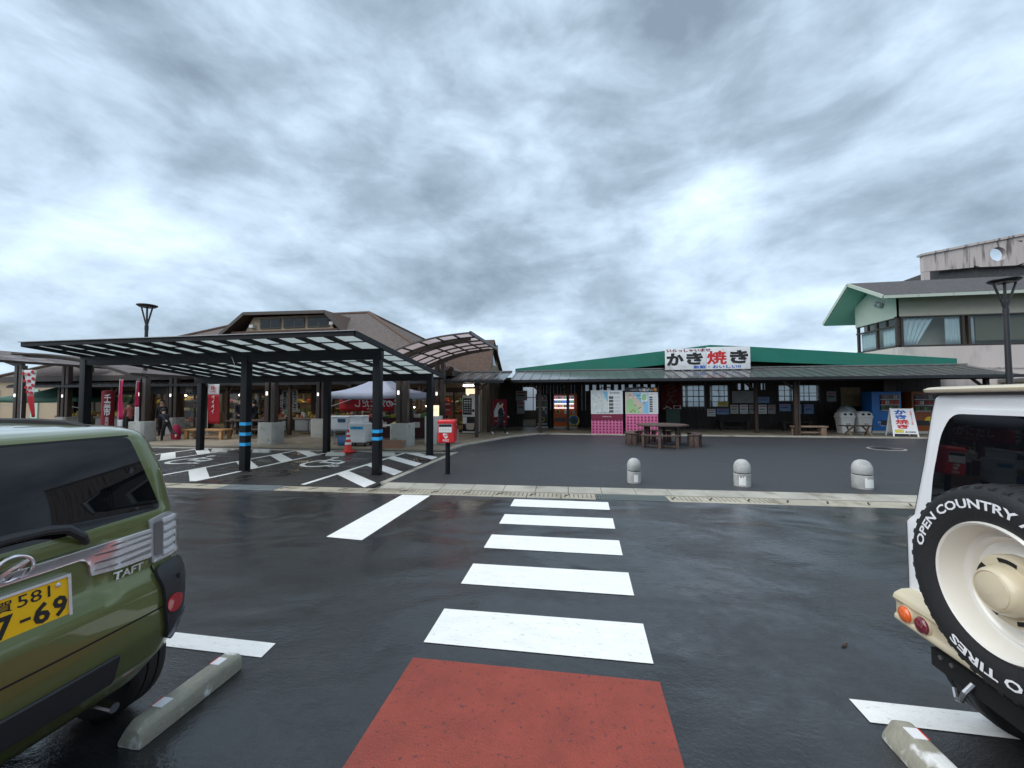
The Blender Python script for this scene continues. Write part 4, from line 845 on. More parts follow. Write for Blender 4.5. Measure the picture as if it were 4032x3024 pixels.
for i, (x, y) in enumerate([(-26.0, 20.5), (-23.4, 21.2), (-19.5, 20.4), (-17.4, 20.3), (-15.1, 20.4), (-13.0, 20.2), (-10.7, 20.3), (-8.6, 20.3), (-6.2, 20.4)]):
    rack(x, y, 1.7, 1.55+.2*(i % 2), ['rack of packets behind the leftmost shop windows', 'tall rack of packets behind the shop entrance sign', 'rack of packets behind the seated group', 'rack of packets behind the red payment flag', 'rack of packets behind the welcome sign', 'rack of packets behind the tea banner', 'rack of packets behind the magenta screen', 'rack of packets behind the grey tent', 'rack of packets near the coffee vending machine'][i])
# ================================================================= oyster-grill hall with the green gable
hall = T('grill_hall', 'dark timber grill hall with a low green gable roof', 'building', (6.8, 23, 0))
WY, WT = 23.0, 2.95
plm = {}
def plank(x, z0, z1, y=WY):
    key = (round(z0, 2), round(z1, 2))
    if key not in plm:
        q = MB(); q.box(.004, .196, 0, .03, 0, z1-z0); plm[key] = q.mesh('plank', 'timber_dark', .004, 0)
    inst('plank', plm[key], hall, (x-6.8, y-23+random.uniform(-.004, .004), z0))
OPEN = [(5.6, 6.8, 1.22, 2.45), (7.0, 8.0, 1.22, 2.45), (10.4, 12.4, 1.52, 2.42), (-3.1, -2.3, .06, 2.4)]
x = -4.6
while x < 17.0:
    holes = [o for o in OPEN if x+.1 > o[0] and x+.1 < o[1]]
    if holes: o = holes[0]; plank(x, .08, o[2]); plank(x, o[3], WT)
    elif .4 < x < 4.4 or 8.1 < x < 9.9:
        k = round(x/.2); plank(x, .08, 2.16); plank(x, 2.50, WT)
        if k % 2: plank(x, 2.16, 2.50)
    else: plank(x, .08, WT)
    x += .2
for k in range(9): plank(15.2+k*.2, .08, 2.75, 21.93)
q = MB(); q.box(-4.6, 17.0, WY+.03, WY+.06, 2.52, WT); q.build('wall_header', 'timber_dark', hall, w=True)
def winframe(x0, x1, z0, z1, nx, nz, y=WY, m='window_brown', pane='pane_glass', par=None, tr=.025):
    q = MB(); 
    for a, b_, c, d in ((x0, x0+.05, z0, z1), (x1-.05, x1, z0, z1), (x0+.05, x1-.05, z0, z0+.05), (x0+.05, x1-.05, z1-.05, z1)): q.box(a, b_, y-.03, y+.05, c, d)
    o = q.build('window', m, par or hall, w=True)
    q = MB(); q.box(x0+.05, x1-.05, y+.008, y+.014, z0+.05, z1-.05); q.build('pane', pane, o, w=True)
    q = MB()
    for i in range(1, nx): xx = x0+(x1-x0)*i/nx; q.box(xx-tr/2, xx+tr/2, y-.005, y+.03, z0+.05, z1-.05)
    for i in range(1, nz): zz_ = z0+(z1-z0)*i/nz; q.box(x0+.05, x1-.05, y-.004, y+.029, zz_-tr/2, zz_+tr/2)
    if nx > 1 or nz > 1: q.build('muntin', m, o, w=True)
    return o
winframe(5.6, 6.8, 1.22, 2.45, 4, 4); winframe(7.0, 8.0, 1.22, 2.45, 2, 4); winframe(10.4, 11.4, 1.52, 2.42, 3, 3); winframe(11.4, 12.4, 1.52, 2.42, 2, 2)
# inside: floor, dark side walls, frosted back windows that glow with daylight
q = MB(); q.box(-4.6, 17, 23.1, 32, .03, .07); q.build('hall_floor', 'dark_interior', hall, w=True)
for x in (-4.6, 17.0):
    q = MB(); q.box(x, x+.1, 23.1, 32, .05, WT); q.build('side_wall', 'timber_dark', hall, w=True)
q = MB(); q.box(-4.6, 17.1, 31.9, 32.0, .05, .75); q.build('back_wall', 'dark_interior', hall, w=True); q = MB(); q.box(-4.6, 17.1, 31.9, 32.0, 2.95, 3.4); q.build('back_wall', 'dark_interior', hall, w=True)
for i in range(12):
    x0 = -4.5+i*1.8; winframe(x0, x0+1.78, .75, 2.95, 2, 2, 31.95, 'window_brown', 'frosted', tr=.05)
# green gable: fascia and roof
GX = [(-3.33, 3.34), (4.3, 4.12), (6.5, 4.37), (8.3, 4.24), (16.95, 3.48)]
def bot(x): return (2.72+(x+3.33)*.092 if x < 6.5 else 3.62-(x-6.5)*.060)
poly = GX+[(x, bot(x)) for x in (16.95, 12, 8.3, 6.5, 4.3, 0, -3.33)]
q = MB(); q.prism(poly, 21.0, 21.10, 'xz'); q.build('gable_fascia', 'green_metal', hall, w=True, smooth=0)
q = MB(); q.sheet([(-3.33, 21.1, 3.22), (6.5, 21.1, 4.33), (6.5, 33, 4.33), (-3.33, 33, 3.22)], .06); q.build('roof', 'green_metal', hall, w=True, smooth=0)
q = MB(); q.sheet([(6.5, 21.1, 4.33), (16.95, 21.1, 3.44), (16.95, 33, 3.44), (6.5, 33, 4.33)], .06); q.build('roof_slope', 'green_metal', hall, w=True, smooth=0)
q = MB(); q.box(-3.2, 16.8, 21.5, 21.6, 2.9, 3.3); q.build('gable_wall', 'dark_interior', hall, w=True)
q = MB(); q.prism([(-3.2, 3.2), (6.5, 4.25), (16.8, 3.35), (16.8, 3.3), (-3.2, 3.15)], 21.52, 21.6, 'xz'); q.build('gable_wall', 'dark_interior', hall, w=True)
for i in range(46):
    x = -3.2+i*.44; q = None
ver = T('grill_hall_veranda', 'long dark standing-seam veranda roof in front of the grill hall', 'canopy', (6.8, 19.5, 0))
seam_roof(ver, -3.15, 17.1, 18.5, 2.60, 20.75, 3.17, .45, 'seam_metal')
q = MB(); q.bar((-3.15, 18.9, 2.53), (17.1, 18.9, 2.53), .12, .16); q.build('eave_beam', 'timber_dark', ver, w=True)
q = MB(); q.box(-4.6, 17.1, 20.9, 23.0, 2.78, 2.86); q.build('veranda_ceiling', 'timber_dark', ver, w=True)
q = MB(); q.box(-4.4, 17.1, 19.0, 20.9, 2.66, 2.70); q.build('veranda_ceiling', 'timber_dark', ver, w=True)
for x, y in ((-4.42, 19.3), (-1.85, 19.35), (-.55, 21.2), (8.35, 20.6), (9.45, 19.35), (16.6, 19.35)):
    q = MB(); q.cbox((x, y, 1.3), (.14, .14, 2.52)); q.build('post', 'timber_brown', ver, w=True, bevel=.006)
    q = MB(); q.bar((x, y, 2.05), (x-.5, y, 2.5), .07, .09); q.build('brace', 'timber_brown', ver, w=True)
q = MB(); q.tube([(9.58, 19.25, 2.45), (9.58, 19.3, 2.3), (9.58, 19.3, .1)], .035, 10); q.build('downpipe', 'brown_steel', ver, w=True)
q = MB(); q.tube([(-4.15, 19.1, 2.45), (-4.15, 19.2, 2.3), (-4.15, 19.2, .1)], .03, 10); q.build('downpipe', 'brown_steel', ver, w=True)
# big white sign board
sg = T('sign_board', 'large white board painted with black and red brush lettering on the grill hall roof', 'sign', (6.1, 20.3, 3.1))
for a, c in ((4.2, 6.08), (6.09, 8.03)):
    q = MB(); q.box(a, c, 20.26, 20.32, 3.10, 4.13+(a-4.2)*.02); q.build('board', 'sign_white', sg, w=True, bevel=.004)
for s_, u, z, w_, h_, mm, bd in (('か', 4.66, 3.60, .80, .62, 'ink', .05), ('き', 5.55, 3.63, .76, .60, 'ink', .05), ('焼', 6.55, 3.66, .84, .62, 'ink_red', 0), ('き', 7.54, 3.68, .82, .64, 'ink', .05), ('いらっしゃいませ', 5.28, 4.03, 2.0, .15, 'ink_wine', .006), ('新鮮・おいしい!!', 6.55, 3.22, 2.1, .155, 'ink_blue', .006)):
    text(s_, (u, 20.254, z), w_, h_, XR, ZU, mm, sg, bold=bd, fat=.03 if s_ == '焼' else (.006 if len(s_) > 1 else 0))
for x in (4.6, 7.6):
    q = MB(); q.bar((x, 20.34, 3.12), (x, 20.9, 3.3), .05, .05); q.bar((x, 20.34, 3.9), (x, 21.0, 3.75), .05, .05); q.build('bracket', 'steel', sg, w=True)
# ================================================================= pink two-storey wing at the right
pk_ = T('pink_building', 'pink rendered two-storey building with mint gable, curtained windows and grey shingle roof', 'building', (20, 24, 0))
q = MB(); q.box(15.33, 34, 22.0, 24.9, 0, 4.16); q.build('lower_wall', 'pink_wall', pk_, w=True)
q = MB(); q.box(15.30, 34.02, 21.97, 21.999, 3.05, 3.13); q.build('wall_band', 'pink_wall_stained', pk_, w=True)
q = MB(); q.box(15.45, 34, 22.12, 24.8, 5.66, 6.5); q.box(16.1, 34, 22.9, 24.8, 4.16, 5.66); q.build('upper_wall', 'cream_mint', pk_, w=True)
q = MB(); q.prism([(22.0, 5.62), (24.9, 5.62), (24.9, 6.75), (23.7, 7.35), (22.0, 6.55)], 15.33, 15.44, 'yz'); q.build('gable_wall', 'mint_wall', pk_, w=True)
q = MB(); q.box(15.34, 34, 22.0, 22.11, 5.66, 6.55); q.build('frieze', 'cream_mint', pk_, w=True)
# front windows, curtains, blind
q = MB()
for x in (15.33, 15.52, 18.06, 18.30, 22.2, 24.6, 27, 29.5): q.box(x, x+.10, 22.02, 22.14, 4.16, 5.66)
q.box(15.33, 34, 22.0, 22.16, 4.16, 4.24); q.box(15.33, 34, 22.0, 22.16, 5.60, 5.66); q.build('window_frame', 'window_brown', pk_, w=True)
for a, c in ((15.62, 18.06), (18.40, 22.2), (22.3, 24.6), (24.7, 27), (27.1, 29.5)):
    q = MB(); q.box(a, c, 22.07, 22.08, 4.24, 5.60); q.build('pane', 'pane_glass', pk_, w=True)
def curtain(pts_top, pts_bot, m='curtain'):
    q = MB(); R_ = []
    def f(u, v):
        a = Vector(pts_top[0]).lerp(Vector(pts_top[1]), u); c = Vector(pts_bot[0]).lerp(Vector(pts_bot[1]), u); p = a.lerp(c, v)
        nrm = (Vector(pts_top[1])-Vector(pts_top[0])).cross(Vector((0, 0, 1))).normalized(); return p+nrm*.04*sin(u*34)*(.4+.6*v)
    q.grid(f, 60, 4); q.build('curtain', m, pk_, w=True, smooth=80, solid=.004)
curtain([(15.6, 22.17, 5.6), (17.0, 22.17, 5.6)], [(15.6, 22.17, 4.25), (16.25, 22.17, 4.3)]); curtain([(17.45, 22.17, 5.6), (18.05, 22.17, 5.6)], [(17.45, 22.17, 4.25), (18.05, 22.17, 4.25)]); curtain([(18.35, 22.17, 5.6), (18.62, 22.17, 5.6)], [(18.35, 22.17, 4.25), (18.62, 22.17, 4.25)])
curtain([(22.3, 22.17, 5.6), (24.6, 22.17, 5.6)], [(22.3, 22.17, 4.25), (24.6, 22.17, 4.25)])
q = MB(); q.box(18.72, 22.15, 22.2, 22.22, 4.42, 5.62); q.build('roller_blind', 'olive_blind', pk_, w=True)
# gable-end windows
q = MB()
for y in (22.05, 23.35, 24.75): q.box(15.35, 15.47, y, y+.10, 4.16, 5.66)
q.box(15.34, 15.48, 22.0, 24.9, 4.16, 4.24); q.box(15.34, 15.48, 22.0, 24.9, 5.20, 5.27); q.box(15.34, 15.48, 22.0, 24.9, 5.58, 5.64); q.box(15.35, 15.47, 22.7, 22.76, 5.27, 5.6); q.box(15.35, 15.47, 24.0, 24.06, 5.27, 5.6); q.build('gable_window_frame', 'window_brown', pk_, w=True)
q = MB(); q.box(15.40, 15.41, 22.0, 24.9, 4.24, 5.60); q.build('gable_pane', 'pane_glass', pk_, w=True)
curtain([(15.52, 22.15, 5.2), (15.52, 23.2, 5.2)], [(15.52, 22.15, 4.25), (15.52, 23.2, 4.25)]); curtain([(15.52, 23.45, 5.2), (15.52, 24.75, 5.2)], [(15.52, 23.45, 4.25), (15.52, 24.75, 4.25)])
# gable roof with mint soffit
for a, c, z0, z1 in ((21.25, 23.7, 6.52, 7.78), (25.95, 23.7, 6.05, 7.78)):
    q = MB(); q.sheet([(14.3, a, z0), (34, a, z0), (34, c, z1), (14.3, c, z1)], .10); q.build('roof', 'shingle_dark', pk_, w=True, smooth=0)
    q = MB(); q.sheet([(14.33, a+(.03 if a < 23 else -.03), z0-.09), (34, a, z0-.09), (34, c, z1-.10), (14.33, c, z1-.10)], .06); q.build('soffit', 'mint_soffit', pk_, w=True, smooth=0)
    q = MB(); q.bar((14.28, a, z0-.02), (14.28, c, z1-.02), .05, .16); q.build('barge_board', 'mint_wall', pk_, w=True)
for i in range(14):
    q = MB(); q.box(14.3+i*1.4, 15.68+i*1.4, 21.17, 21.24, 6.40, 6.54); q.build('gutter_board', 'mint_wall', pk_, w=True)
for y in (22.9, 23.15):
    q = MB(); q.lathe([(.14, 0), (.14, .08), (.10, .14), (.03, .17)], (0, 0, 0), 14); o = q.build('vent_hood', 'machine_grey', pk_); o.location = (15.28-20, y-24, 6.45+.12*(y > 23)); o.rotation_euler = (0, radians(-115), 0)
# stained parapet wall with a round opening, behind
pp = T('parapet_wall', 'tall stained grey-pink parapet wall with a round hole above the shingle roof', 'wall', (24, 26.5, 0))
q = MB(); n = 28; cx, cz, rr = 23.63, 9.86, .40; outer = []
def pz(x): return 10.16+(x-19.9)*.0   # top of the parapet
ring_i = [(cx+rr*cos(2*pi*i/n), cz+rr*sin(2*pi*i/n)) for i in range(n)]
def clampbox(a):
    x, z = cos(a), sin(a); k = min((1.2/abs(x)) if abs(x) > 1e-6 else 9, (.70/abs(z)) if abs(z) > 1e-6 else 9); return (cx+x*k, cz+z*k)
ring_o = [clampbox(2*pi*i/n) for i in range(n)]
for yy in (0,):
    R0 = [(p[0], 26.5, p[1]) for p in ring_i]; R1 = [(p[0], 26.5, p[1]) for p in ring_o]; R2 = [(p[0], 26.75, p[1]) for p in ring_o]; R3 = [(p[0], 26.75, p[1]) for p in ring_i]
    q.loft([R0, R1, R2, R3, R0], True, False)
zl, zh = cz-.70, cz+.70
tz = lambda x: 10.0+(x-19.95)*.168
q.prism([(19.95, 9.05), (cx-1.2, zl), (cx-1.2, tz(cx-1.2)), (19.95, 10.0)], 26.5, 26.75, 'xz'); q.prism([(cx+1.2, zl), (36, zl+.5), (36, tz(36)), (cx+1.2, tz(cx+1.2))], 26.5, 26.75, 'xz'); q.prism([(cx-1.2, zh), (cx+1.2, zh), (cx+1.2, tz(cx+1.2)), (cx-1.2, tz(cx-1.2))], 26.5, 26.75, 'xz')
q.build('wall', 'pink_wall_stained', pp, w=True, smooth=0)
q = MB(); q.bar((19.85, 26.62, tz(19.85)+.06), (36, 26.62, tz(36)+.06), .41, .12); q.build('coping', 'pink_wall_stained', pp, w=True)
q = MB(); q.box(19.96, 20.25, 26.51, 26.74, 6, 9.06); q.build('pier', 'pink_wall_stained', pp, w=True)
q = MB(); q.box(20.9, 36, 26.76, 30, 7.2, 9.3); q.build('shadow_block', 'shingle_dark', pp, w=True)  # plain dark block added for the shadowed gap and roof below the parapet
q = MB(); q.box(21.5, 36, 30.01, 34, 5, 8.9); q.build('rear_block', 'shingle_dark', pp, w=True)
# ================================================================= neighbours behind and beside
nb = T('cream_shed', 'cream walled shed with flat dark roof at the far left', 'building', (-44, 26, 0))
q = MB(); q.box(-60, -31.5, 24.5, 34, 0, 3.3); q.build('wall', 'cream_wall', nb, w=True); q = MB(); q.box(-60.3, -31.2, 24.2, 34.3, 3.3, 3.55); q.build('roof', 'shingle_dark', nb, w=True)
for x in (-46, -42, -38, -34):
    q = MB(); q.box(x-.35, x+.35, 24.42, 24.49, .1, 2.6); q.build('door', 'mint_soffit' if x == -42 else 'window_brown', nb, w=True)
rb_ = T('rear_shed', 'low pale shed behind the white off-roader under the veranda end', 'building', (26, 20.5, 0))
q = MB(); q.box(19.5, 40, 21.0, 21.9, 0, 2.4); q.build('wall', 'pink_wall', rb_, w=True); q = MB(); q.box(19.3, 40, 20.6, 21.95, 2.4, 2.55); q.build('roof', 'seam_metal', rb_, w=True)
# street lamps
def lamp(x, y, h, label):
    t = T('street_lamp', label, 'street lamp', (x, y, 0), 'dark street lamps with ring heads')
    q = MB(); q.cyl((0, 0, 0), (0, 0, h-.95), .085, .06, 14); q.cyl((0, 0, h-1.05), (0, 0, h-.85), .07, n=14); q.build('pole', 'lamp_black', t)
    for s_ in (-1, 1):
        q = MB(); q.tube([(0, 0, h-.95), (s_*.10, 0, h-.62), (s_*.29, 0, h-.06)], .03, 8); q.build('fork_arm', 'lamp_black', t)
    q = MB(); q.cyl((0, 0, h-.9), (0, 0, h-.10), .035, n=10); q.build('stem', 'lamp_black', t)
    q = MB(); q.lathe([(.05, -.10), (.30, -.05), (.36, 0), (.35, .03), (.17, .05), (.01, .055)], (0, 0, h), 28); hd = q.build('lamp_head', 'lamp_black', t)
    q = MB(); q.lathe([(.24, 0), (.26, -.012), (.01, -.03)], (0, 0, h-.062), 24); q.build('diffuser', 'machine_grey', hd)
    return t
lamp(-18.15, 14.0, 5.75, 'dark street lamp with ring head rising behind the carport'); lamp(12.6, 14.0, 5.2, 'dark street lamp with ring head beside the white off-roader')
# ================================================================= wheel stops
def wheel_stop(x0, x1, y0, y1, h, label, grp, m='pale_concrete', refl=(), along='y', chips=()):
    """sloped concrete block; x0..x1 by y0..y1 on plan"""
    t = T('wheel_stop', label, 'wheel stop', ((x0+x1)/2, (y0+y1)/2, 0), grp); cx, cy = (x0+x1)/2, (y0+y1)/2; q = MB()
    if along == 'y':
        w_ = x1-x0; sec = [(-w_/2, 0), (w_/2, 0), (w_/2, h*.78), (w_/2-.022, h), (-w_/2+.050, h), (-w_/2+.006, h*.30)]; R_ = []
        for k, yy in enumerate((y0, y0+.035, y1-.035, y1)):
            f = .62 if k in (0, 3) else 1; R_.append([(px*(.94 if k in (0, 3) else 1), yy-cy, pz_*(.80 if k in (0, 3) else 1)) for px, pz_ in sec])
        q.loft(R_)
    else:
        w_ = y1-y0; sec = [(-w_/2, 0), (w_/2, 0), (w_/2-.02, h), (-w_/2+.05, h)]
        q.loft([[(xx-cx, py*(.9 if k in (0, 3) else 1), pz_*(.7 if k in (0, 3) else 1)) for py, pz_ in sec] for k, xx in enumerate((x0, x0+.06, x1-.06, x1))])
    q.build('block', m, t, bevel=.010)
    for yy, sg_ in refl:
        q = MB(); q.box(-.012 if sg_ < 0 else -.018, .044 if sg_ < 0 else .040, yy-cy-.032, yy-cy+.032, h-.001, h+.003); r_ = q.build('reflector', 'panel_white', t)
        q = MB(); q.box((-.019 if sg_ < 0 else .040), (-.012 if sg_ < 0 else .047), yy-cy-.032, yy-cy+.032, h-.001, h+.0035); q.build('reflector_edge', 'cone_red', r_)
    return t
mat('stop_concrete', (.30, .285, .225), .7, var=.25, vs_=7, bump=.35, bs=60, stain=((.70, .70, .68), 6.5, .61, .03))
wheel_stop(-2.255, -2.115, 1.66, 2.26, .115, 'long stained concrete wheel stop behind the olive car', None, 'stop_concrete', ((1.81, -1), (2.14, -1)))
wheel_stop(1.475, 1.61, 1.72, 2.33, .115, 'worn concrete wheel stop behind the white off-roader', None, 'stop_concrete', ((2.22, 1), (1.9, 1)))
for x, y, l_ in ((-11.95, 11.35, 'pale wheel stop in the bay behind the olive car'), (-10.45, 11.4, 'pale wheel stop just left of the blue-taped carport post'), (-7.60, 11.05, 'pale wheel stop at the foot of the traffic cone'), (-6.05, 11.2, 'pale wheel stop beside the right front carport post')):
    wheel_stop(x, x+.62, y-.07, y+.07, .11, l_, 'wheel stops under the carport', 'pale_concrete', along='x')
# ================================================================= red post box
pbx = T('post_box', 'red street post box on a black pole at the plaza corner', 'post box', (-2.93, 8.66, .02), rz=radians(9))
q = MB(); q.cyl((0, 0, 0), (0, 0, .72), .055, n=16); q.build('pole', 'black_steel', pbx)
def rr_ring(w, d, r, z):
    R_ = []
    for cx, cy, a0 in ((w/2-r, d/2-r, 0), (-w/2+r, d/2-r, pi/2), (-w/2+r, -d/2+r, pi), (w/2-r, -d/2+r, 1.5*pi)):
        for i in range(5): a = a0+i*pi/8; R_.append((cx+r*cos(a), cy+r*sin(a), z))
    return R_
q = MB(); q.loft([rr_ring(.34, .40, .05, .71), rr_ring(.385, .47, .05, .73), rr_ring(.385, .48, .05, .78), rr_ring(.385, .48, .05, 1.18), rr_ring(.385, .48, .05, 1.205), rr_ring(.36, .45, .06, 1.225), rr_ring(.25, .34, .06, 1.232)]); q.build('box', 'red_gloss', pbx, smooth=40)
q = MB(); q.box(-.1925, .1925, -.252, -.238, 1.145, 1.20); q.build('hood', 'red_gloss', pbx, bevel=.008)
q = MB(); q.box(-.165, .135, -.246, -.239, .945, 1.14); fr_ = q.build('slot_frame', 'steel', pbx, bevel=.003)
q = MB(); q.box(-.155, .125, -.249, -.2465, 1.075, 1.13); q.build('slot', 'machine_black', fr_); q = MB(); q.box(-.155, .125, -.249, -.2465, .955, 1.072); q.build('notice', 'paper', fr_)
for i, (zz_, n_) in enumerate(((1.045, 4), (1.015, 6), (.985, 4))):
    for k in range(n_):
        q = MB(); q.box(-.14+k*.25/n_, -.14+k*.25/n_+.028, -.2503, -.2495, zz_, zz_+.010); q.build('print', 'machine_grey', fr_)
def ptxt(s_, u, z, w_, h_, bold): text(s_, (u, -.2425, z), w_, h_, XR, ZU, 'white', pbx, bold=bold, w=False)
ptxt('郵便', .0, .905, .135, .062, .02); ptxt('〒', .0, .838, .09, .052, .05); ptxt('POST', .0, .775, .135, .046, .02)
text('〒', (.1945, -.02, 1.10), .05, .055, (0, 1, 0), ZU, 'white', pbx, bold=.04, w=False)
# ================================================================= stone bollards
def bollard(x, y, h, r, label, chip):
    t = T('bollard', label, 'bollard', (x, y, .02), 'stone bollards on the plaza edge')
    q = MB(); q.lathe([(r*.98, 0), (r, .02), (r, h*.46), (r*.97, h*.47), (r*.5, h*.475)], (0, 0, 0), 28); q.build('shaft', 'granite', t)
    q = MB(); q.lathe([(r*.88, h*.465), (r*.88, h*.51)], (0, 0, 0), 28); q.build('groove_band', 'machine_black', t)
    q = MB(); q.lathe([(r*.5, h*.50), (r*.97, h*.505), (r, h*.52), (r, h*.70), (r*.95, h*.78), (r*.82, h*.87), (r*.62, h*.94), (r*.36, h*.985), (r*.02, h)], (0, 0, 0), 28); q.build('domed_cap', 'granite', t)
    q = MB()   # patch of leftover white paint on the shaft
    a0, a1 = chip; nseg = 8; tops = [random.uniform(.30, .42) for _ in range(nseg+1)]
    q.loft([[((r+.003)*cos(a0+(a1-a0)*i/nseg), (r+.003)*sin(a0+(a1-a0)*i/nseg), h*.06), ((r+.003)*cos(a0+(a1-a0)*i/nseg), (r+.003)*sin(a0+(a1-a0)*i/nseg), h*tops[i])] for i in range(nseg+1)], False, False); q.build('paint_remnant', 'peeled_white', t)
    return t
bollard(1.09, 8.33, .49, .135, 'domed stone bollard nearest the crossing, small dark hole in its cap', (-1.7, -1.1)); bollard(3.10, 8.33, .51, .148, 'domed stone bollard in the middle of the three', (-2.3, -1.5)); bollard(5.22, 8.45, .53, .16, 'domed stone bollard nearest the white off-roader', (-1.9, -.8))
# ================================================================= information boards
def notice_board(x, label, header, kind):
    t = T('map_board', label, 'notice board', (x, 19.0, .02), 'map boards on pink latticed stands', rz=0)
    q = MB(); q.box(-.71, .71, -.05, .05, .03, .98); st = q.build('lattice_stand', 'pink_board', t, bevel=.005)
    sq = MB(); sq.box(-.042, .042, -.006, .003, -.042, .042); sq = sq.mesh('lattice_opening', 'wine_square', 0, 0)
    for i in range(9):
        for j in range(6):
            z = .13+j*.135
            if z < (.70 if header else .84): inst('lattice_opening', sq, st, (-.62+i*.155, -.051, z+(.0 if header else .02)))
    for s_ in (-1, 1):
        q = MB(); q.cbox((s_*.6, 0, .015), (.14, .34, .03)); q.build('foot', 'pale_concrete', t)
    q = MB(); q.box(-.72, .72, -.075, -.05, .98, 2.08); pn = q.build('panel', 'panel_white', t, bevel=.004)
    if header:
        q = MB(); q.box(-.715, .715, -.085, -.055, .72, .978); hd = q.build('caption_band', 'wine_board', t); text('Kashima City', (0, -.087, .86), .40, .055, XR, ZU, 'white', hd, bold=.01, w=False)
    q = MB(); q.tube([(-.36, 0, 2.08), (-.30, 0, 2.15), (-.12, 0, 2.22), (.12, 0, 2.22), (.30, 0, 2.15), (.36, 0, 2.08)], .022, 8); q.build('crest_bow', 'lamp_black', t)
    def pr(x0, x1, z0, z1, m, dy=0.): q_ = MB(); q_.box(x0, x1, -.0785-dy, -.0755, z0, z1); return q_.build('print', m, pn)
    def blob(P_, m, dy=0.): q_ = MB(); q_.prism(P_, -.0785-dy, -.0755, 'xz'); return q_.build('print', m, pn)
    random.seed(int(x*10))
    if kind == 0:
        pr(-.70, .05, 1.01, 2.05, 'map_grey'); blob([(-.18, 2.05), (-.10, 1.85), (-.02, 1.62), (.05, 1.55), (.05, 1.98), (-.06, 2.02)], 'map_blue', .001)
        for k in range(26): pr(-.66+random.random()*.6, -.62+random.random()*.02+random.random()*.5, 1.05, 1.055, 'paper', .001) if False else None
        for k in range(22):
            a, c = -.66+random.random()*.62, 1.06+random.random()*.9; pr(a, a+.05, c, c+.012, random.choice(['machine_grey', 'paper_yellow', 'map_green', 'ink']), .0015)
        text('鹿島市観光案内', (.36, -.0765, 1.955), .44, .075, XR, ZU, 'ink', pn, bold=.012, w=False)
        for k in range(5):
            z = 1.70-k*.16; pr(.10, .30, z-.02, z+.10, 'photo_dark', .001)
            for l_ in range(4): pr(.34, .34+.3-.05*(l_ % 3), z+.075-l_*.026, z+.082-l_*.026, 'machine_grey', .0005)
        for k in range(4): pr(-.45+k*.16, -.36+k*.16, 1.02, 1.07, 'machine_grey', .001)
    else:
        q_ = MB(); q_.box(-.72, .72, -.085, -.05, 1.98, 2.20); hb = q_.build('header', 'machine_black', t); text('ここは よかとこ', (-.32, -.0865, 2.09), .34, .08, XR, ZU, 'white', hb, w=False, bold=.01); text('七浦ばい', (.18, -.0865, 2.09), .62, .14, XR, ZU, 'white', hb, bold=.03, w=False)
        q_ = MB(); q_.lathe([(.08, 0), (.07, -.02), (.01, -.03)], (.60, -.086, 2.10), 16, 'y'); q_.build('orange_print', 'orange_fruit', hb)
        pr(-.70, .30, 1.01, 1.95, 'map_sand'); blob([(-.68, 1.02), (-.05, 1.02), (-.25, 1.35), (-.50, 1.72), (-.66, 1.60)], 'map_green', .001); blob([(.05, 1.02), (.30, 1.02), (.30, 1.95), (-.40, 1.95), (-.12, 1.62), (.12, 1.36)], 'map_blue', .001)
        pr(-.02, .26, 1.56, 1.94, 'panel_white', .002); blob([(.02, 1.60), (.20, 1.62), (.22, 1.88), (.06, 1.90), (.0, 1.75)], 'map_green', .003)
        for k in range(24):
            a, c = -.6+random.random()*.75, 1.06+random.random()*.8; pr(a, a+.065, c, c+.045, random.choice(['photo_dark', 'panel_white', 'ink_red', 'photo_dark', 'map_green']), .0025)
        for k in range(7):
            z = 1.70-k*.105; pr(.34, .48, z, z+.08, 'photo_dark', .001)
            for l_ in range(3): pr(.51, .66, z+.06-l_*.022, z+.066-l_*.022, 'machine_grey', .0005)
        text('七浦マップ', (.51, -.0765, 1.89), .30, .06, XR, ZU, 'ink_red', pn, w=False)
    return t
notice_board(1.30, 'white map board on a pink latticed stand with dark red caption band', True, 0); notice_board(2.86, 'map board with black header and orange fruit on a pink latticed stand', False, 1)
random.seed(11)
# ================================================================= octagonal picnic table and its curved benches
def pts_oct(r, n=8, a0=pi/8): return [(r*cos(a0+2*pi*i/n), r*sin(a0+2*pi*i/n)) for i in range(n)]
TX, TY = 3.02, 15.3
ot = T('picnic_table', 'weathered octagonal wooden table on the plaza', 'table', (TX, TY, .02))
for i in range(8):
    a0, a1 = pi/8+2*pi*i/8, pi/8+2*pi*(i+1)/8; q = MB(); q.prism([(.02*cos((a0+a1)/2), .02*sin((a0+a1)/2)), (.92*cos(a0+.006), .92*sin(a0+.006)), (.92*cos(a1-.006), .92*sin(a1-.006))], .70, .745); q.build('top_plank', 'timber_weather', ot, bevel=.004)
for i in range(6):
    a = 2*pi*i/6+.2; q = MB(); q.cbox((.62*cos(a), .62*sin(a), .35), (.10, .10, .70), a); q.build('leg', 'timber_weather', ot, bevel=.005)
def curved_bench(ang, label):
    t = T('curved_bench', label, 'bench', (TX+1.15*cos(ang), TY+1.15*sin(ang), .02), 'curved benches round the octagonal table', rz=ang+pi/2)
    q = MB(); R_ = []
    for i in range(13):
        u = -.62+1.24*i/12; y = .42*(u*u)
        R_.append([(u, -.17+y, .40), (u, .17+y, .40), (u, .17+y, .44), (u, -.17+y, .44)])
    q.loft(R_); q.build('seat', 'timber_weather', t, bevel=.004)
    for u in (-.55, 0, .55):
        y = .42*u*u
        for k in (-.085, .085):
            q = MB(); q.cbox((u, y+k, .2), (.09, .15, .40)); q.build('leg', 'timber_weather', t, bevel=.004)
    q = MB(); q.bar((-.55, .13, .06), (.55, .13, .06), .05, .05); q.build('stretcher', 'timber_weather', t)
    return t
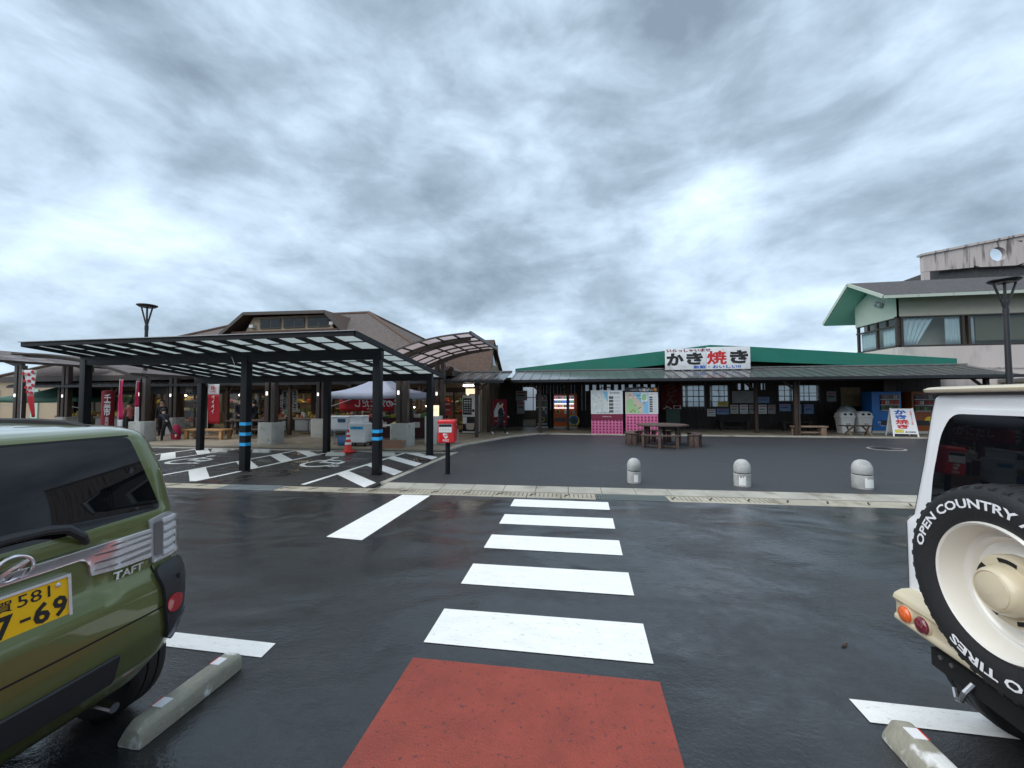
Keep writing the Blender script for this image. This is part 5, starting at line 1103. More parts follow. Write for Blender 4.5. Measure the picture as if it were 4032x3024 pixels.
for a, l_ in ((radians(-105), 'curved weathered bench on the near side of the octagonal table'), (radians(168), 'curved weathered bench between the octagonal table and the map boards'), (radians(95), 'curved weathered bench on the far side of the octagonal table'), (radians(-12), 'curved weathered bench with plank ends right of the octagonal table')):
    curved_bench(a, l_)
# ================================================================= furniture under the veranda
def bench(x, y, w_, d_, h_, m, label, z=.06, leg=.14, rz=0., name='bench', grp=None):
    t = T(name, label, 'bench', (x, y, z), grp, rz)
    for k in range(2):
        q = MB(); q.box(-w_/2, w_/2, -d_/2+k*d_/2+.005, -d_/2+(k+1)*d_/2-.005, h_-.06, h_); q.build('seat_plank', m, t, bevel=.005)
    for s_ in (-1, 1):
        for k in (-1, 1):
            q = MB(); q.cbox((s_*(w_/2-.16), k*(d_/2-.08), (h_-.06)/2), (leg, .10, h_-.06)); q.build('leg', m, t, bevel=.004)
    q = MB(); q.box(-w_/2+.16, w_/2-.16, -.03, .03, .10, .16); q.build('stretcher', m, t)
    return t
bench(10.05, 19.55, 1.35, .42, .42, 'timber_pale', 'pale plank bench beside the veranda downpipe', leg=.20); bench(8.0, 22.4, 1.6, .35, .50, 'timber_dark', 'dark bench below the row of menu posters')
bench(10.9, 22.3, 1.5, .35, .45, 'timber_dark', 'dark bench below the blue poster by the hall window')
lt = T('picnic_table', 'low brown folding table with crossed legs in front of the two bins', 'table', (12.1, 19.75, .06))
for k in range(4):
    q = MB(); q.box(-.62, .62, -.26+k*.13+.005, -.26+(k+1)*.13-.005, .40, .435); q.build('top_plank', 'timber_brown', lt, bevel=.004)
for s_ in (-1, 1):
    q = MB(); q.bar((s_*.42, -.24, 0), (s_*.30, .22, .40), .05, .05); q.bar((s_*.42, .24, 0), (s_*.30, -.22, .40), .05, .05); q.build('crossed_leg', 'timber_pale', lt)
q = MB(); q.bar((-.36, 0, .14), (.36, 0, .14), .06, .05); q.build('stretcher', 'timber_brown', lt)
def litter_bin(x, y, label):
    t = T('litter_bin', label, 'bin', (x, y, .06), 'white litter bins beside the blue machine')
    q = MB(); q.loft([rr_ring(.46, .44, .06, 0), rr_ring(.60, .54, .07, .70), rr_ring(.64, .58, .07, .72), rr_ring(.64, .58, .07, .78)]); q.build('body', 'bin_white', t)
    q = MB(); q.loft([rr_ring(.62, .56, .07, .78), rr_ring(.60, .50, .08, .92), rr_ring(.46, .36, .09, 1.0), rr_ring(.2, .16, .05, 1.02)]); ld = q.build('domed_lid', 'bin_white', t)
    for s_ in (-1, 1):
        q = MB(); q.cyl((s_*.12, -.235, .885), (s_*.12, -.285, .86), .055, n=14); q.build('opening', 'machine_black', ld)
    q = MB(); q.box(-.14, .14, -.270, -.262, .74, .765); q.build('label_strip', 'ink_red', t); q = MB(); q.box(-.09, .09, -.262, -.255, .38, .46); q.build('sticker', 'machine_grey', t)
    return t
litter_bin(12.45, 21.2, 'white litter bin with round openings, the one beside the notice wall'); litter_bin(13.22, 21.25, 'white litter bin with round openings, the one touching the blue machine')
gb = T('rubbish_bag', 'translucent full rubbish bag behind the two bins', 'bag', (12.85, 21.75, .06)); q = MB()
q.lathe([(.05, 0), (.30, .05), (.36, .35), (.40, .75), (.36, 1.05), (.24, 1.20), (.08, 1.27), (.02, 1.3)], (0, 0, 0), 18); o = q.build('bag', 'plastic_bag', gb)
for v_ in o.data.vertices: v_.co += Vector((random.uniform(-.03, .03), random.uniform(-.03, .03), random.uniform(-.02, .02)))
af = T('a_frame_sign', 'white folding sign with blue and red brush lettering at the veranda edge', 'sign', (13.65, 19.55, .06), rz=radians(-12))
q = MB(); q.hexa([(-.40, -.28, .12), (.40, -.28, .12), (.40, -.26, .12), (-.40, -.26, .12), (-.36, -.02, 1.18), (.36, -.02, 1.18), (.36, 0, 1.18), (-.36, 0, 1.18)]); fp = q.build('front_panel', 'panel_white', af)
q = MB(); 
for s_ in (-1, 1): q.bar((s_*.40, -.305, 0), (s_*.365, -.0, 1.2), .045, .03); q.bar((s_*.40, .36, 0), (s_*.365, .0, 1.2), .045, .03)
q.bar((-.39, .22, .5), (.39, .22, .5), .04, .03); q.build('frame', 'panel_white', af)
q = MB(); q.hexa([(-.38, .30, .16), (.38, .30, .16), (.38, .32, .16), (-.38, .32, .16), (-.35, .02, 1.16), (.35, .02, 1.16), (.35, .04, 1.16), (-.35, .04, 1.16)]); q.build('back_panel', 'machine_white', af)
def aft(s_, u, z, w_, h_, m, bold=.0, fat=0.):
    text(s_, (0, 0, 0), w_, h_, XR, ZU, m, fp, bold=bold, w=False, fat=fat, fn=lambda x, y: (u+x, -.28+(z+y-.12)*.2453-.006, z+y))
aft('か', -.06, 1.03, .40, .20, 'ink_blue', .05); aft('き', -.06, .83, .38, .17, 'ink_blue', .05); aft('焼', -.05, .62, .42, .20, 'ink_red', 0, .03); aft('き', -.05, .42, .38, .17, 'ink_red', .05)
text('全席テラス席', (0, 0, 0), .07, .60, XR, ZU, 'cone_red', fp, vertical=True, bold=.01, w=False, fn=lambda x, y: (.28+x, -.28+(.80+y-.12)*.2453-.006, .80+y)); aft('道の駅鹿島', .17, .20, .34, .07, 'ink', .02)
q = MB(); q.hexa([(-.34, -.265, .17), (-.05, -.265, .17), (-.05, -.262, .17), (-.34, -.262, .17), (-.34, -.232, .30), (-.05, -.232, .30), (-.05, -.229, .30), (-.34, -.229, .30)]); 
for i in range(len(q.v)): q.v[i] = (q.v[i][0], q.v[i][1]-.012, q.v[i][2])
q.build('yellow_note', 'paper_yellow', fp)
# ================================================================= vending machines
def vending(x, y, w_, label, mbody, rows, lit, z=.14, h_=1.85, parts=None, win=(.12, .92, .55, .95), d_=.7):
    t = T('vending_machine', label, 'vending machine', (x, y, z), 'drink vending machines')
    q = MB(); q.box(-w_/2, w_/2, 0, d_, .04, h_); bd = q.build('cabinet', mbody, t, bevel=.012)
    q = MB(); q.box(-w_/2, w_/2, .02, d_, -.10, .04); q.build('plinth', 'pale_concrete', t)
    x0, x1 = -w_/2+w_*win[0], -w_/2+w_*win[1]; z0, z1 = h_*win[2], h_*win[3]
    q = MB(); q.box(x0, x1, -.02, 0, z0, z1); wn = q.build('display_window', 'machine_light' if lit else 'machine_black', t)
    cm = [None]*5
    n = int((x1-x0)/.085); dz = (z1-z0)/rows
    for k, c in enumerate(CANS if lit else ['can_dark', 'goods_b', 'goods_c', 'goods_d', 'can_dark']):
        q = MB(); q.cyl((0, 0, 0), (0, 0, dz*.62), .030, n=8); cm[k] = q.mesh('drink_can', c, 0, 40)
    for r in range(rows):
        q = MB(); q.box(x0, x1, -.06, -.02, z0+dz*r, z0+dz*r+.05); q.build('price_shelf', 'led_white' if lit else 'machine_grey', wn)
        for i in range(n):
            k = {0: [3, 0, 3, 4], 1: [1, 2, 1, 1], 2: [0, 4, 0, 2]}.get(r, [0, 1, 2, 3])[(i//2) % 4]; inst('drink_can', cm[k], wn, (x0+.05+(x1-x0-.1)*i/(n-1), -.055, z0+dz*r+.06))
    q = MB(); q.box(x0-.02, x1+.02, -.085, -.08, z0-.01, z1+.01); q.build('window_glass', 'clear_lens', wn)
    q = MB(); q.box(x0, x0+w_*.5, -.012, 0, h_*.16, h_*.28); q.build('pickup_flap', 'machine_black', t)
    q = MB(); q.box(w_*.30, w_*.40, -.015, 0, h_*.40, h_*.50); q.build('coin_panel', 'machine_grey', t)
    return t
vm = vending(-.72, 22.25, 1.30, 'orange drink vending machine with brightly lit bottle display', 'orange_machine', 3, True, win=(.03, .86, .56, .94))
def disc(c, r, m, parent, dy, n=24, name='print'): q_ = MB(); q_.cyl((c[0], dy, c[1]), (c[0], dy+.004, c[1]), r, n=n); return q_.build(name, m, parent)
disc((.44, .36), .33, 'yellow_print', vm, -.006); disc((.46, .40), .25, 'blue_machine', vm, -.009); disc((.46, .36), .18, 'chalk_green', vm, -.012)
text('KASHIMA', (.42, -.0135, .10), .44, .09, XR, ZU, 'ink', vm, bold=.04, w=False); disc((-.42, .86), .12, 'yellow_print', vm, -.006); disc((-.42, .86), .09, 'chalk_green', vm, -.009)
q = MB(); q.box(-.06, .08, -.006, 0, .74, .98); q.build('notice', 'paper', vm); q = MB(); q.box(.09, .22, -.006, 0, .76, .98); q.build('notice', 'goods_d', vm)
v2 = vending(-2.05, 22.4, .68, 'dark narrow vending machine behind the veranda post', 'machine_black', 2, False, win=(.1, .9, .6, .95)); disc((0, .42), .16, 'paper_yellow', v2, -.005); disc((0, .42), .12, 'chalk_green', v2, -.008); disc((.12, .98), .06, 'paper', v2, -.005); q = MB(); q.box(-.3, .3, -.008, 0, .14, .18); q.build('strip', 'paper', v2); q = MB(); q.box(-.3, .3, -.008, 0, 1.06, 1.1); q.build('strip', 'paper', v2)
vb = vending(14.15, 21.1, 1.20, 'blue drink vending machine beside the litter bins', 'blue_machine', 3, False, win=(.28, .92, .52, .93)); text('鹿島市イメージキャラクター', (.05, -.004, .42), .86, .07, XR, ZU, 'white', vb, w=False); text('「かし丸くん」', (.05, -.004, .28), .7, .09, XR, ZU, 'white', vb, w=False, bold=.01)
vo_ = vending(15.75, 21.1, 1.15, 'dull orange drink vending machine at the veranda end', 'orange_dull', 3, False, win=(.08, .92, .5, .93)); disc((.1, .5), .2, 'yellow_print', vo_, -.006)
vc = T('vending_machine', 'white coffee vending machine with a large cup picture by the shop door', 'vending machine', (-5.18, 18.55, .06), 'drink vending machines')
q = MB(); q.box(-.36, .36, 0, .6, .06, 1.86); q.build('cabinet', 'machine_white', vc, bevel=.01); q = MB(); q.box(-.33, .10, -.01, 0, .90, 1.70); sp2 = q.build('selection_panel', 'machine_black', vc)
for i in range(6):
    for k in range(3): q = MB(); q.box(-.28+k*.12, -.20+k*.12, -.014, -.01, 1.0+i*.11, 1.06+i*.11); q.build('selector', 'paper' if i > 3 else 'machine_grey', sp2)
q = MB(); q.box(-.35, .35, -.008, 0, .10, .80); cpn = q.build('cup_poster', 'machine_black', vc); q = MB(); q.lathe([(.14, .18), (.19, .24), (.215, .46), (.22, .50)], (0, -.06, 0), 20); 
for i in range(len(q.v)): q.v[i] = (q.v[i][0]+.02, -.012+(q.v[i][1]+.06)*.06, q.v[i][2])
q.build('cup_print', 'cup_print', cpn); disc((.18, 1.10), .07, 'ink', vc, -.006); q = MB(); q.box(-.34, -.14, -.014, -.008, .46, .78); q.build('notice', 'paper', cpn); q = MB(); q.box(-.36, .36, -.01, 0, .04, .08); q.build('base_strip', 'panel_white', vc)
q = MB(); q.box(-.20, .30, .02, .05, 1.90, 2.16); q.build('price_card', 'lit_paper', vc)
# ================================================================= posters on the hall wall
def poster(x0, x1, z0, z1, m, label, y=WY-.02, lines=3):
    t = T('poster', label, 'poster', ((x0+x1)/2, y, z0), 'posters on the grill hall wall'); w_, h_ = x1-x0, z1-z0
    q = MB(); q.box(-w_/2, w_/2, -.008, 0, 0, h_); q.build('sheet', m, t)
    for k in range(lines):
        zz_ = h_*(.82-.62*k/max(1, lines-1)) if lines > 1 else h_/2
        q = MB(); q.box(-w_*.38, w_*(.38-.12*(k % 2)), -.010, -.008, zz_-h_*.04, zz_+h_*.04); q.build('print', ['ink_red', 'ink', 'machine_grey'][k % 3] if m != 'machine_grey' else 'paper', t)
    return t
for i, (a, c, z0, z1, m_, l_) in enumerate([(8.15, 9.35, 1.45, 2.10, 'paper_grey', 'large grey poster under the slatted vent'), (9.38, 9.98, 1.45, 1.78, 'paper_blue', 'small blue poster at the corner of the large grey one'),
    (8.05, 8.45, .88, 1.36, 'goods_c', 'first menu poster of the low row, pinkish'), (8.52, 8.92, .88, 1.36, 'paper', 'second menu poster of the low row'), (8.98, 9.38, .88, 1.36, 'paper_grey', 'third menu poster of the low row'), (9.44, 9.84, .88, 1.36, 'paper', 'fourth menu poster of the low row'), (9.90, 10.26, .88, 1.36, 'paper_grey', 'fifth menu poster of the low row, half behind the post'),
    (10.45, 11.0, 1.02, 1.40, 'paper_blue', 'bluish poster below the hall window'), (11.1, 11.5, .88, 1.38, 'paper_blue', 'blue poster behind the veranda downpipe'), (11.62, 12.08, .88, 1.38, 'paper_blue', 'blue poster right of the veranda downpipe'),
    (6.88, 7.30, .74, 1.14, 'paper', 'white poster with red print on the hall door'), (7.36, 7.98, .84, 1.16, 'paper_blue', 'wide blue poster on the hall door'), (7.42, 7.95, 1.28, 1.52, 'paper_yellow', 'yellow notice inside the hall window'), (12.7, 13.15, 1.52, 2.05, 'paper_grey', 'grey framed notice on the dark wall'), (13.35, 14.25, 1.28, 2.25, 'paper_tan', 'brown framed map beside the blue machine'),
    (-3.62, -2.95, 1.62, 2.2, 'paper_grey', 'upper faded map beside the walking person'), (-3.55, -3.1, .85, 1.6, 'paper_grey', 'lower faded notice beside the walking person')]):
    poster(a, c, z0, z1, m_, l_, lines=3 if c-a < .8 else 0, y=WY-.02 if a > 0 or True else WY)
ic = T('poster', 'red poster with a swirl of white soft ice cream behind the walking person', 'poster', (-4.05, 20.1, .35), 'posters on the grill hall wall')
q = MB(); q.box(-.42, .42, 0, .03, 0, 1.35); q.build('sheet', 'banner_dark_red', ic)
for k, (w_, z) in enumerate(((.30, .48), (.29, .60), (.26, .72), (.21, .84), (.15, .95), (.08, 1.04))):
    q = MB(); q.bar((-w_, -.004, z), (w_*.9, -.004, z+.10), .006, .13); q.build('swirl_print', 'panel_white', ic, bevel=.0)
text('ソフトクリーム', (0, -.006, .22), .66, .11, XR, ZU, 'white', ic, w=False)
nr = T('entrance_curtain', 'dark red cloth curtain lettered in black hanging at the hall entrance', 'banner', (4.85, 22.2, .9))
q = MB(); q.grid(lambda u, v: (4.35+u*1.05, 22.2+.03*sin(u*20), 2.62-v*1.62), 24, 6); q.build('cloth', 'noren_red', nr, w=True, solid=.006)
text('うどん', (4.88, 22.155, 2.0), .62, 1.1, XR, ZU, 'ink_brown', nr, vertical=True, bold=.03); text('入口', (4.88, 22.15, 1.25), .9, .2, XR, ZU, 'sign_white', nr)
cbd = T('chalk_board', 'green chalk board under the dark red entrance curtain', 'board', (4.9, 22.0, .06)); q = MB(); q.box(4.55, 5.25, 22.0, 22.04, .35, 1.15); q.build('board', 'chalk_green', cbd, w=True)
for s_ in (4.58, 5.22):
    q = MB(); q.bar((s_, 22.0, .06), (s_, 22.03, .36), .04, .04); q.build('leg', 'timber_dark', cbd, w=True)
# ================================================================= stalls, flags and goods before the market hall
def tent(x, y, w_, d_, ze, zp, m, label, mf='steel', skirt=.22):
    t = T('pop_up_tent', label, 'tent', (x, y, .06)); a, c = w_/2, d_/2; q = MB()
    n = 8
    def side(p0, p1):
        def f(u, v):
            e = Vector(p0).lerp(Vector(p1), u); r_ = e.lerp(Vector((0, 0, zp)), v); r_.z -= .16*sin(pi*v)*(1-.3*abs(u-.5)); r_.z -= .05*sin(pi*u)*(1-v); return r_
        q.grid(f, n, 6)
    P_ = [(-a, -c, ze), (a, -c, ze), (a, c, ze), (-a, c, ze)]
    for i in range(4): side(P_[i], P_[(i+1) % 4])
    q.build('roof_cloth', m, t, smooth=25, solid=.006)
    for i in range(4):
        p0, p1 = Vector(P_[i]), Vector(P_[(i+1) % 4]); q = MB()
        def f(u, v): e = p0.lerp(p1, u); e.z -= .05*sin(pi*u)+v*skirt; return e+Vector((e.x, e.y, 0)).normalized()*.012*sin(u*25)*v
        q.grid(f, 24, 2); q.build('valance', m, t, smooth=60, solid=.006)
    for sx in (-1, 1):
        for sy in (-1, 1):
            q = MB(); q.cyl((sx*(a-.05), sy*(c-.05), 0), (sx*(a-.05), sy*(c-.05), ze), .022, n=8); q.build('leg', mf, t)
    for sy in (-1, 1):
        q = MB(); q.bar((-a+.05, sy*(c-.05), ze-.55), (0, sy*(c-.05), ze-.08), .02, .02); q.bar((a-.05, sy*(c-.05), ze-.55), (0, sy*(c-.05), ze-.08), .02, .02); q.build('scissor_brace', mf, t)
    return t
gt = tent(-7.85, 14.9, 3.1, 2.5, 1.92, 2.62, 'tent_fabric', 'grey-blue pop-up tent between the carport and the shops')
disc((1.33, 1.80), .07, 'panel_white', gt, -1.275)
tent(-29.6, 19.0, 6.2, 3.6, 1.80, 2.75, 'tent_green', 'green pop-up tent behind the olive car')
bn = T('cloth_banner', 'dark red banner with mirrored white lettering hung under the grey tent', 'banner', (-8.5, 14.7, 1.2))
q = MB(); q.grid(lambda u, v: (-9.55+u*2.35, 14.7+.02*sin(u*16), 1.80-v*.55), 28, 4); q.build('cloth', 'banner_red', bn, w=True, solid=.004)
text('のかにだし', (-8.05, 14.675, 1.55), 1.65, .28, XR, ZU, 'white', bn, bold=.02, mirror=True); text('コロッケ', (-8.1, 14.675, 1.33), .5, .10, XR, ZU, 'white', bn, mirror=True); text('まえだ', (-9.25, 14.675, 1.55), .36, .13, XR, ZU, 'ink_brown', bn, mirror=True)
# foam boxes and cooler on trolley and table
def foam_box(x, y, z, w_, d_, h_, label, m='foam', lab=False):
    t = T('foam_box', label, 'box', (x, y, z), 'foam boxes at the grey tent'); q = MB(); q.box(-w_/2+.01, w_/2-.01, -d_/2+.01, d_/2-.01, 0, h_*.78); q.build('body', m, t, bevel=.012); q = MB(); q.box(-w_/2, w_/2, -d_/2, d_/2, h_*.78, h_); q.build('lid', m, t, bevel=.012)
    if lab:
        q = MB(); q.box(-w_*.34, w_*.36, -d_/2-.002, -d_/2+.008, h_*.42, h_*.70); q.build('blue_label', 'blue_tape', t); text('有明', (0, -d_/2-.004, h_*.56), w_*.4, h_*.16, XR, ZU, 'ink', t, w=False)
    return t
tr_ = T('hand_trolley', 'low trolley under the stacked foam boxes', 'trolley', (-7.72, 13.15, .06)); q = MB(); q.box(-.36, .36, -.26, .26, .10, .13); q.build('deck', 'machine_black', tr_)
for sx in (-1, 1):
    for sy in (-1, 1): q = MB(); q.cyl((sx*.3-.02, sy*.2, .05), (sx*.3+.02, sy*.2, .05), .05, n=12); q.build('castor', 'rubber', tr_)
foam_box(-7.72, 13.15, .195, .68, .5, .32, 'lowest white foam box on the trolley'); foam_box(-7.72, 13.15, .517, .68, .5, .34, 'white foam box with a blue label on the trolley', lab=True); foam_box(-7.78, 13.2, .86, .52, .42, .27, 'small white foam box on top of the trolley stack')
ck = T('cool_box', 'white cool box with dark blue handle on a stand beside the foam boxes', 'cool box', (-8.75, 13.6, .06)); q = MB(); q.box(-.50, .42, -.28, .28, .55, .98); q.build('body', 'foam', ck, bevel=.04); q = MB(); q.box(-.52, .44, -.30, .30, .985, 1.04); q.build('lid', 'foam', ck, bevel=.02); q = MB(); q.box(.05, .35, -.33, -.28, .82, .95); q.build('handle', 'cooler_blue', ck, bevel=.02)
q = MB(); q.box(-.45, .38, -.24, .24, .50, .55); q.build('stand_top', 'machine_grey', ck)
for sx in (-.4, .33):
    for sy in (-.2, .2): q = MB(); q.cbox((sx, sy, .25), (.04, .04, .5)); q.build('stand_leg', 'machine_grey', ck)
cr_ = T('plastic_crate', 'blue plastic crate under the cool box', 'crate', (-8.35, 13.25, .06)); q = MB(); q.loft([rr_ring(.42, .34, .04, 0), rr_ring(.48, .40, .04, .32)], True, False); q.build('tub', 'crate_blue', cr_, solid=.012); q = MB(); q.loft([rr_ring(.50, .42, .04, .30), rr_ring(.52, .44, .04, .33)]); q.build('rim', 'crate_blue', cr_)
ft = T('folding_table', 'folding table with thin steel legs under the grey tent', 'table', (-6.95, 13.75, .06)); q = MB(); q.box(-.75, .75, -.3, .3, .68, .71); q.build('top', 'machine_white', ft, bevel=.006)
for sx in (-.66, .66):
    q = MB(); q.tube([(sx, -.26, 0), (sx, -.26, .68), (sx, .26, .68), (sx, .26, 0)], .014, 8); q.bar((sx, -.26, .42), (sx*.6, -.26, .68), .015, .015); q.build('leg_frame', 'steel', ft)
for i, (x, m_, l_) in enumerate(((-7.35, 'goods_c', 'white carrier bag on the folding table'), (-6.6, 'goods_e', 'plate of yellow snacks on the folding table'))):
    t = T('snack_tray' if i else 'carrier_bag', l_, 'tray' if i else 'bag', (x, 13.75, .77)); q = MB(); q.lathe([(.10, 0), (.17, .03), (.18, .09 if i else .16), (.08, .12 if i else .24), (.02, .13 if i else .26)], (0, 0, 0), 14); q.build('heap', m_, t)
frz = T('display_counter', 'dark counter with lit food trays at the back of the grey tent', 'counter', (-7.9, 16.0, .06)); q = MB(); q.box(-1.6, 1.6, 0, .6, 0, .85); q.build('cabinet', 'cloth_wine', frz, bevel=.01)
q = MB(); q.box(-1.6, 1.6, .02, .6, .85, 1.22); q.build('glass_case', 'clear_lens', frz)
for i in range(9): inst('food_tray', pk[i % 5], frz, (-1.4+i*.35, .3, .86), 0, (.28, .35, .10+.05*(i % 3)))
for i in range(6):
    q = MB(); q.lathe([(.01, -.03), (.035, 0), (.01, .03)], (-1.4+i*.55, .45, 1.30+.05*(i % 2)), 10); q.build('bulb', 'bulb_warm', frz)
for i in range(4): q = MB(); q.box(-1.3+i*.75, -1.0+i*.75, -.012, 0, .45, .68); q.build('price_card', 'paper', frz)
wb = T('sign_board', 'white chest freezer with a yellow price card beside the gas cylinders', 'freezer', (-5.35, 14.2, .06)); q = MB(); q.box(-.24, .24, -.3, .3, 0, 1.02); q.build('body', 'machine_white', wb, bevel=.015); q = MB(); q.box(-.20, .20, -.03, 0, 1.03, 1.42); q.build('card', 'lit_paper', wb); text('揚げたて', (0, -.034, 1.24), .30, .12, XR, ZU, 'chalk_green', wb, w=False)
wb.name = 'chest_freezer'
def gas(x, y, label):
    t = T('gas_cylinder', label, 'gas cylinder', (x, y, .06), 'gas cylinders beside the tent'); q = MB(); q.lathe([(.13, 0), (.155, .02), (.16, .10), (.16, .44), (.14, .52), (.07, .57), (.03, .58)], (0, 0, 0), 20); q.build('tank', 'gas_grey', t); q = MB(); q.cyl((0, 0, .57), (0, 0, .70), .02, n=8); q.tube([(-.10, 0, .56), (-.10, 0, .70), (.10, 0, .70), (.10, 0, .56)], .012, 6); q.build('valve_guard', 'machine_grey', t); return t
gas(-4.90, 13.95, 'grey gas cylinder standing nearer the post box'); gas(-4.62, 14.4, 'grey gas cylinder standing behind the first one')
pt_ = T('planter_trough', 'terracotta planter trough in front of the canopy footing', 'planter', (-6.25, 12.72, .06)); q = MB(); q.loft([rr_ring(.66, .20, .03, 0), rr_ring(.76, .26, .03, .22), rr_ring(.80, .30, .03, .225), rr_ring(.80, .30, .03, .26)]); q.build('trough', 'terracotta', pt_); q = MB(); q.box(-.34, .34, -.09, .09, .20, .262); q.build('soil', 'leaf_brown', pt_)
cn = T('traffic_cone', 'red traffic cone with white bands by the wheel stop', 'traffic cone', (-7.33, 11.78, .026)); q = MB(); q.lathe([(.19, 0), (.20, .015), (.19, .03), (.135, .045), (.125, .07), (.03, .68), (.028, .71), (.012, .715)], (0, 0, 0), 24); q.build('cone', 'cone_red', cn)
q = MB(); q.cbox((0, 0, .012), (.40, .40, .024)); q.build('base', 'cone_red', cn, bevel=.008)
for z in (.24, .40, .55):
    r0, r1 = .125-.155*(z-.07)+.004, .125-.155*(z+.07-.07)+.004; q = MB(); q.lathe([(r0-.004, z), (r0, z), (r1, z+.07), (r1-.004, z+.07)], (0, 0, 0), 24, cap=False); q.build('white_band', 'panel_white', cn)
# ---------------------------------------------------------------- flags
def flag(x, y, w_, z0, z1, label, bands, txt, lean=0., taper=0., vert=True, h_pole=None):
    t = T('banner_flag', label, 'flag', (x, y, .06), 'upright advertising flags'); q = MB(); q.cyl((0, 0, 0), (lean, 0, h_pole or z1+.04), .012, n=8); q.bar((lean, 0, z1), (lean+w_, 0, z1), .016, .016); q.build('pole', 'banner_white', t)
    q = MB(); q.cyl((0, 0, 0), (0, 0, .06), .16, n=16); q.build('base', 'machine_grey', t)
    for a, c, m_ in bands:
        q = MB()
        def f(u, v):
            z = z1-(z1-z0)*(a+(c-a)*v); k = (z1-z)/(z1-z0); ww = w_*(1-taper*k); return (lean*z/z1+.01+u*ww+(w_*taper*k if taper else 0), .03*sin(u*5+z*3), z)
        q.grid(f, 12, 10); q.build('cloth', m_, t, solid=.003)
    for s_, u, zc, tw, th, mm, vt in txt: text(s_, (lean+u, -.045, zc), tw, th, XR, ZU, mm, t, bold=.025, vertical=vt, w=False)
    return t
flag(-17.15, 16.0, .62, .55, 2.38, 'red payment flag with white top beside the standing people', [(0, .26, 'banner_white'), (.26, 1, 'banner_red')], [('ペイペイ', .32, 1.45, .15, .85, 'white', True), ('B', .30, 2.22, .20, .16, 'ink_red', False), ('PayPay', .30, 2.04, .30, .07, 'ink_red', False)])
flag(-23.4, 13.2, .72, .95, 2.95, 'spotted red and white triangular flag behind the olive car', [(0, .54, 'banner_white'), (.54, 1, 'banner_red')], [], taper=.85)
dots = bpy.data.objects.get('banner_flag.001')
for i, (u, z) in enumerate(((.14, 2.80), (.42, 2.76), (.62, 2.86), (.20, 2.50), (.46, 2.48), (.66, 2.58), (.30, 2.22), (.52, 2.20), (.66, 2.30), (.40, 2.02), (.60, 1.98))):
    q = MB(); q.prism([(u+.085*cos(a), z+.07*sin(a)) for a in [2*pi*k/12 for k in range(12)]], -.05, -.046, 'xz'); q.build('red_spot', 'banner_red', dots)
flag(-17.75, 12.75, .17, .5, 2.45, 'narrow pink flag on a white pole in front of the lamp post', [(0, .8, 'banner_pink'), (.8, .93, 'banner_white'), (.93, 1, 'banner_pink')], [], lean=.05)
flag(-17.55, 13.2, .14, .7, 2.4, 'second narrow pink and white flag right behind the lamp post', [(0, .6, 'banner_pink'), (.6, 1, 'banner_white')], [], lean=.04)
flag(-12.15, 17.2, .52, .95, 2.42, 'tea flag, white above and green below, hanging at the shop front', [(0, .60, 'banner_white'), (.60, .94, 'banner_green'), (.94, 1, 'banner_red')], [('うれしの', .27, 1.98, .17, .62, 'chalk_green', True), ('茶', .27, 1.33, .34, .34, 'white', False)])
for x, s_, l_, w_ in ((-15.35, '道の駅', 'narrow white hanging cloth reading roadside station', .30), (-14.75, 'ようこそ', 'narrow white hanging cloth reading welcome', .30), (-13.1, '鹿島', 'narrow dark grey hanging cloth left of the tea flag', .34)):
    t = T('hanging_cloth', l_, 'banner', (x, 18.75, 1.0), 'hanging cloths at the shop front'); q = MB(); q.grid(lambda u, v: (-w_/2+u*w_, .01*sin(u*9), 1.25-v*1.2), 8, 6); q.build('cloth', 'banner_white' if x < -13.5 else 'paper_grey', t, solid=.003); text(s_, (0, -.02, .68), w_*.75, 1.0, XR, ZU, 'ink', t, vertical=True, bold=.03, w=False); q = MB(); q.bar((-w_/2-.03, 0, 1.27), (w_/2+.03, 0, 1.27), .02, .02); q.build('rod', 'timber_brown', t)
cs_ = T('pillar_sign', 'round crimson pillar sign with white vertical lettering behind the olive car', 'sign', (-20.6, 14.4, .06), rz=radians(50)); q = MB(); q.lathe([(.21, 0), (.21, 2.02), (.18, 2.08), (.05, 2.10)], (0, 0, 0), 20); q.build('pillar', 'banner_dark_red', cs_)
text('千菜市', (0, -.22, 1.45), .22, .95, XR, ZU, 'white', cs_, vertical=True, bold=.03, w=False); text('直売所', (0, -.22, .72), .12, .4, XR, ZU, 'white', cs_, vertical=True, w=False)
scr = T('video_screen', 'glowing magenta and white video screen inside the shop', 'screen', (-10.15, 19.0, 1.0)); q = MB(); q.box(-.55, .55, -.05, .03, .45, 1.15); q.build('casing', 'machine_black', scr); q = MB(); q.box(-.5, .5, -.056, -.05, .50, 1.10); q.build('display', 'screen_blue', scr); q = MB(); q.lathe([(.26, 0), (.26, -.006), (.01, -.007)], (.25, -.056, .92), 18, 'y'); q.build('display_spot', 'screen_magenta', scr); q = MB(); q.box(-.08, .08, -.04, .02, -.94, .45); q.build('stand', 'machine_black', scr)
for k in range(5): q = MB(); q.bar((-.4+k*.13, -.058, .55), (-.28+k*.13, -.058, 1.0), .03, .004, (0, 1, 0)); q.build('display_stripe', 'led_white', scr)
rp_ = T('red_parasol', 'small red shop umbrella with warm bulbs beside the tea flag', 'umbrella', (-11.2, 18.3, .06)); q = MB(); q.lathe([(.75, 1.92), (.5, 2.06), (.2, 2.16), (.02, 2.19)], (0, 0, 0), 12, cap=False); q.build('canopy', 'banner_red', rp_, solid=.005); q = MB(); q.cyl((0, 0, 0), (0, 0, 2.18), .018, n=8); q.build('pole', 'steel', rp_)
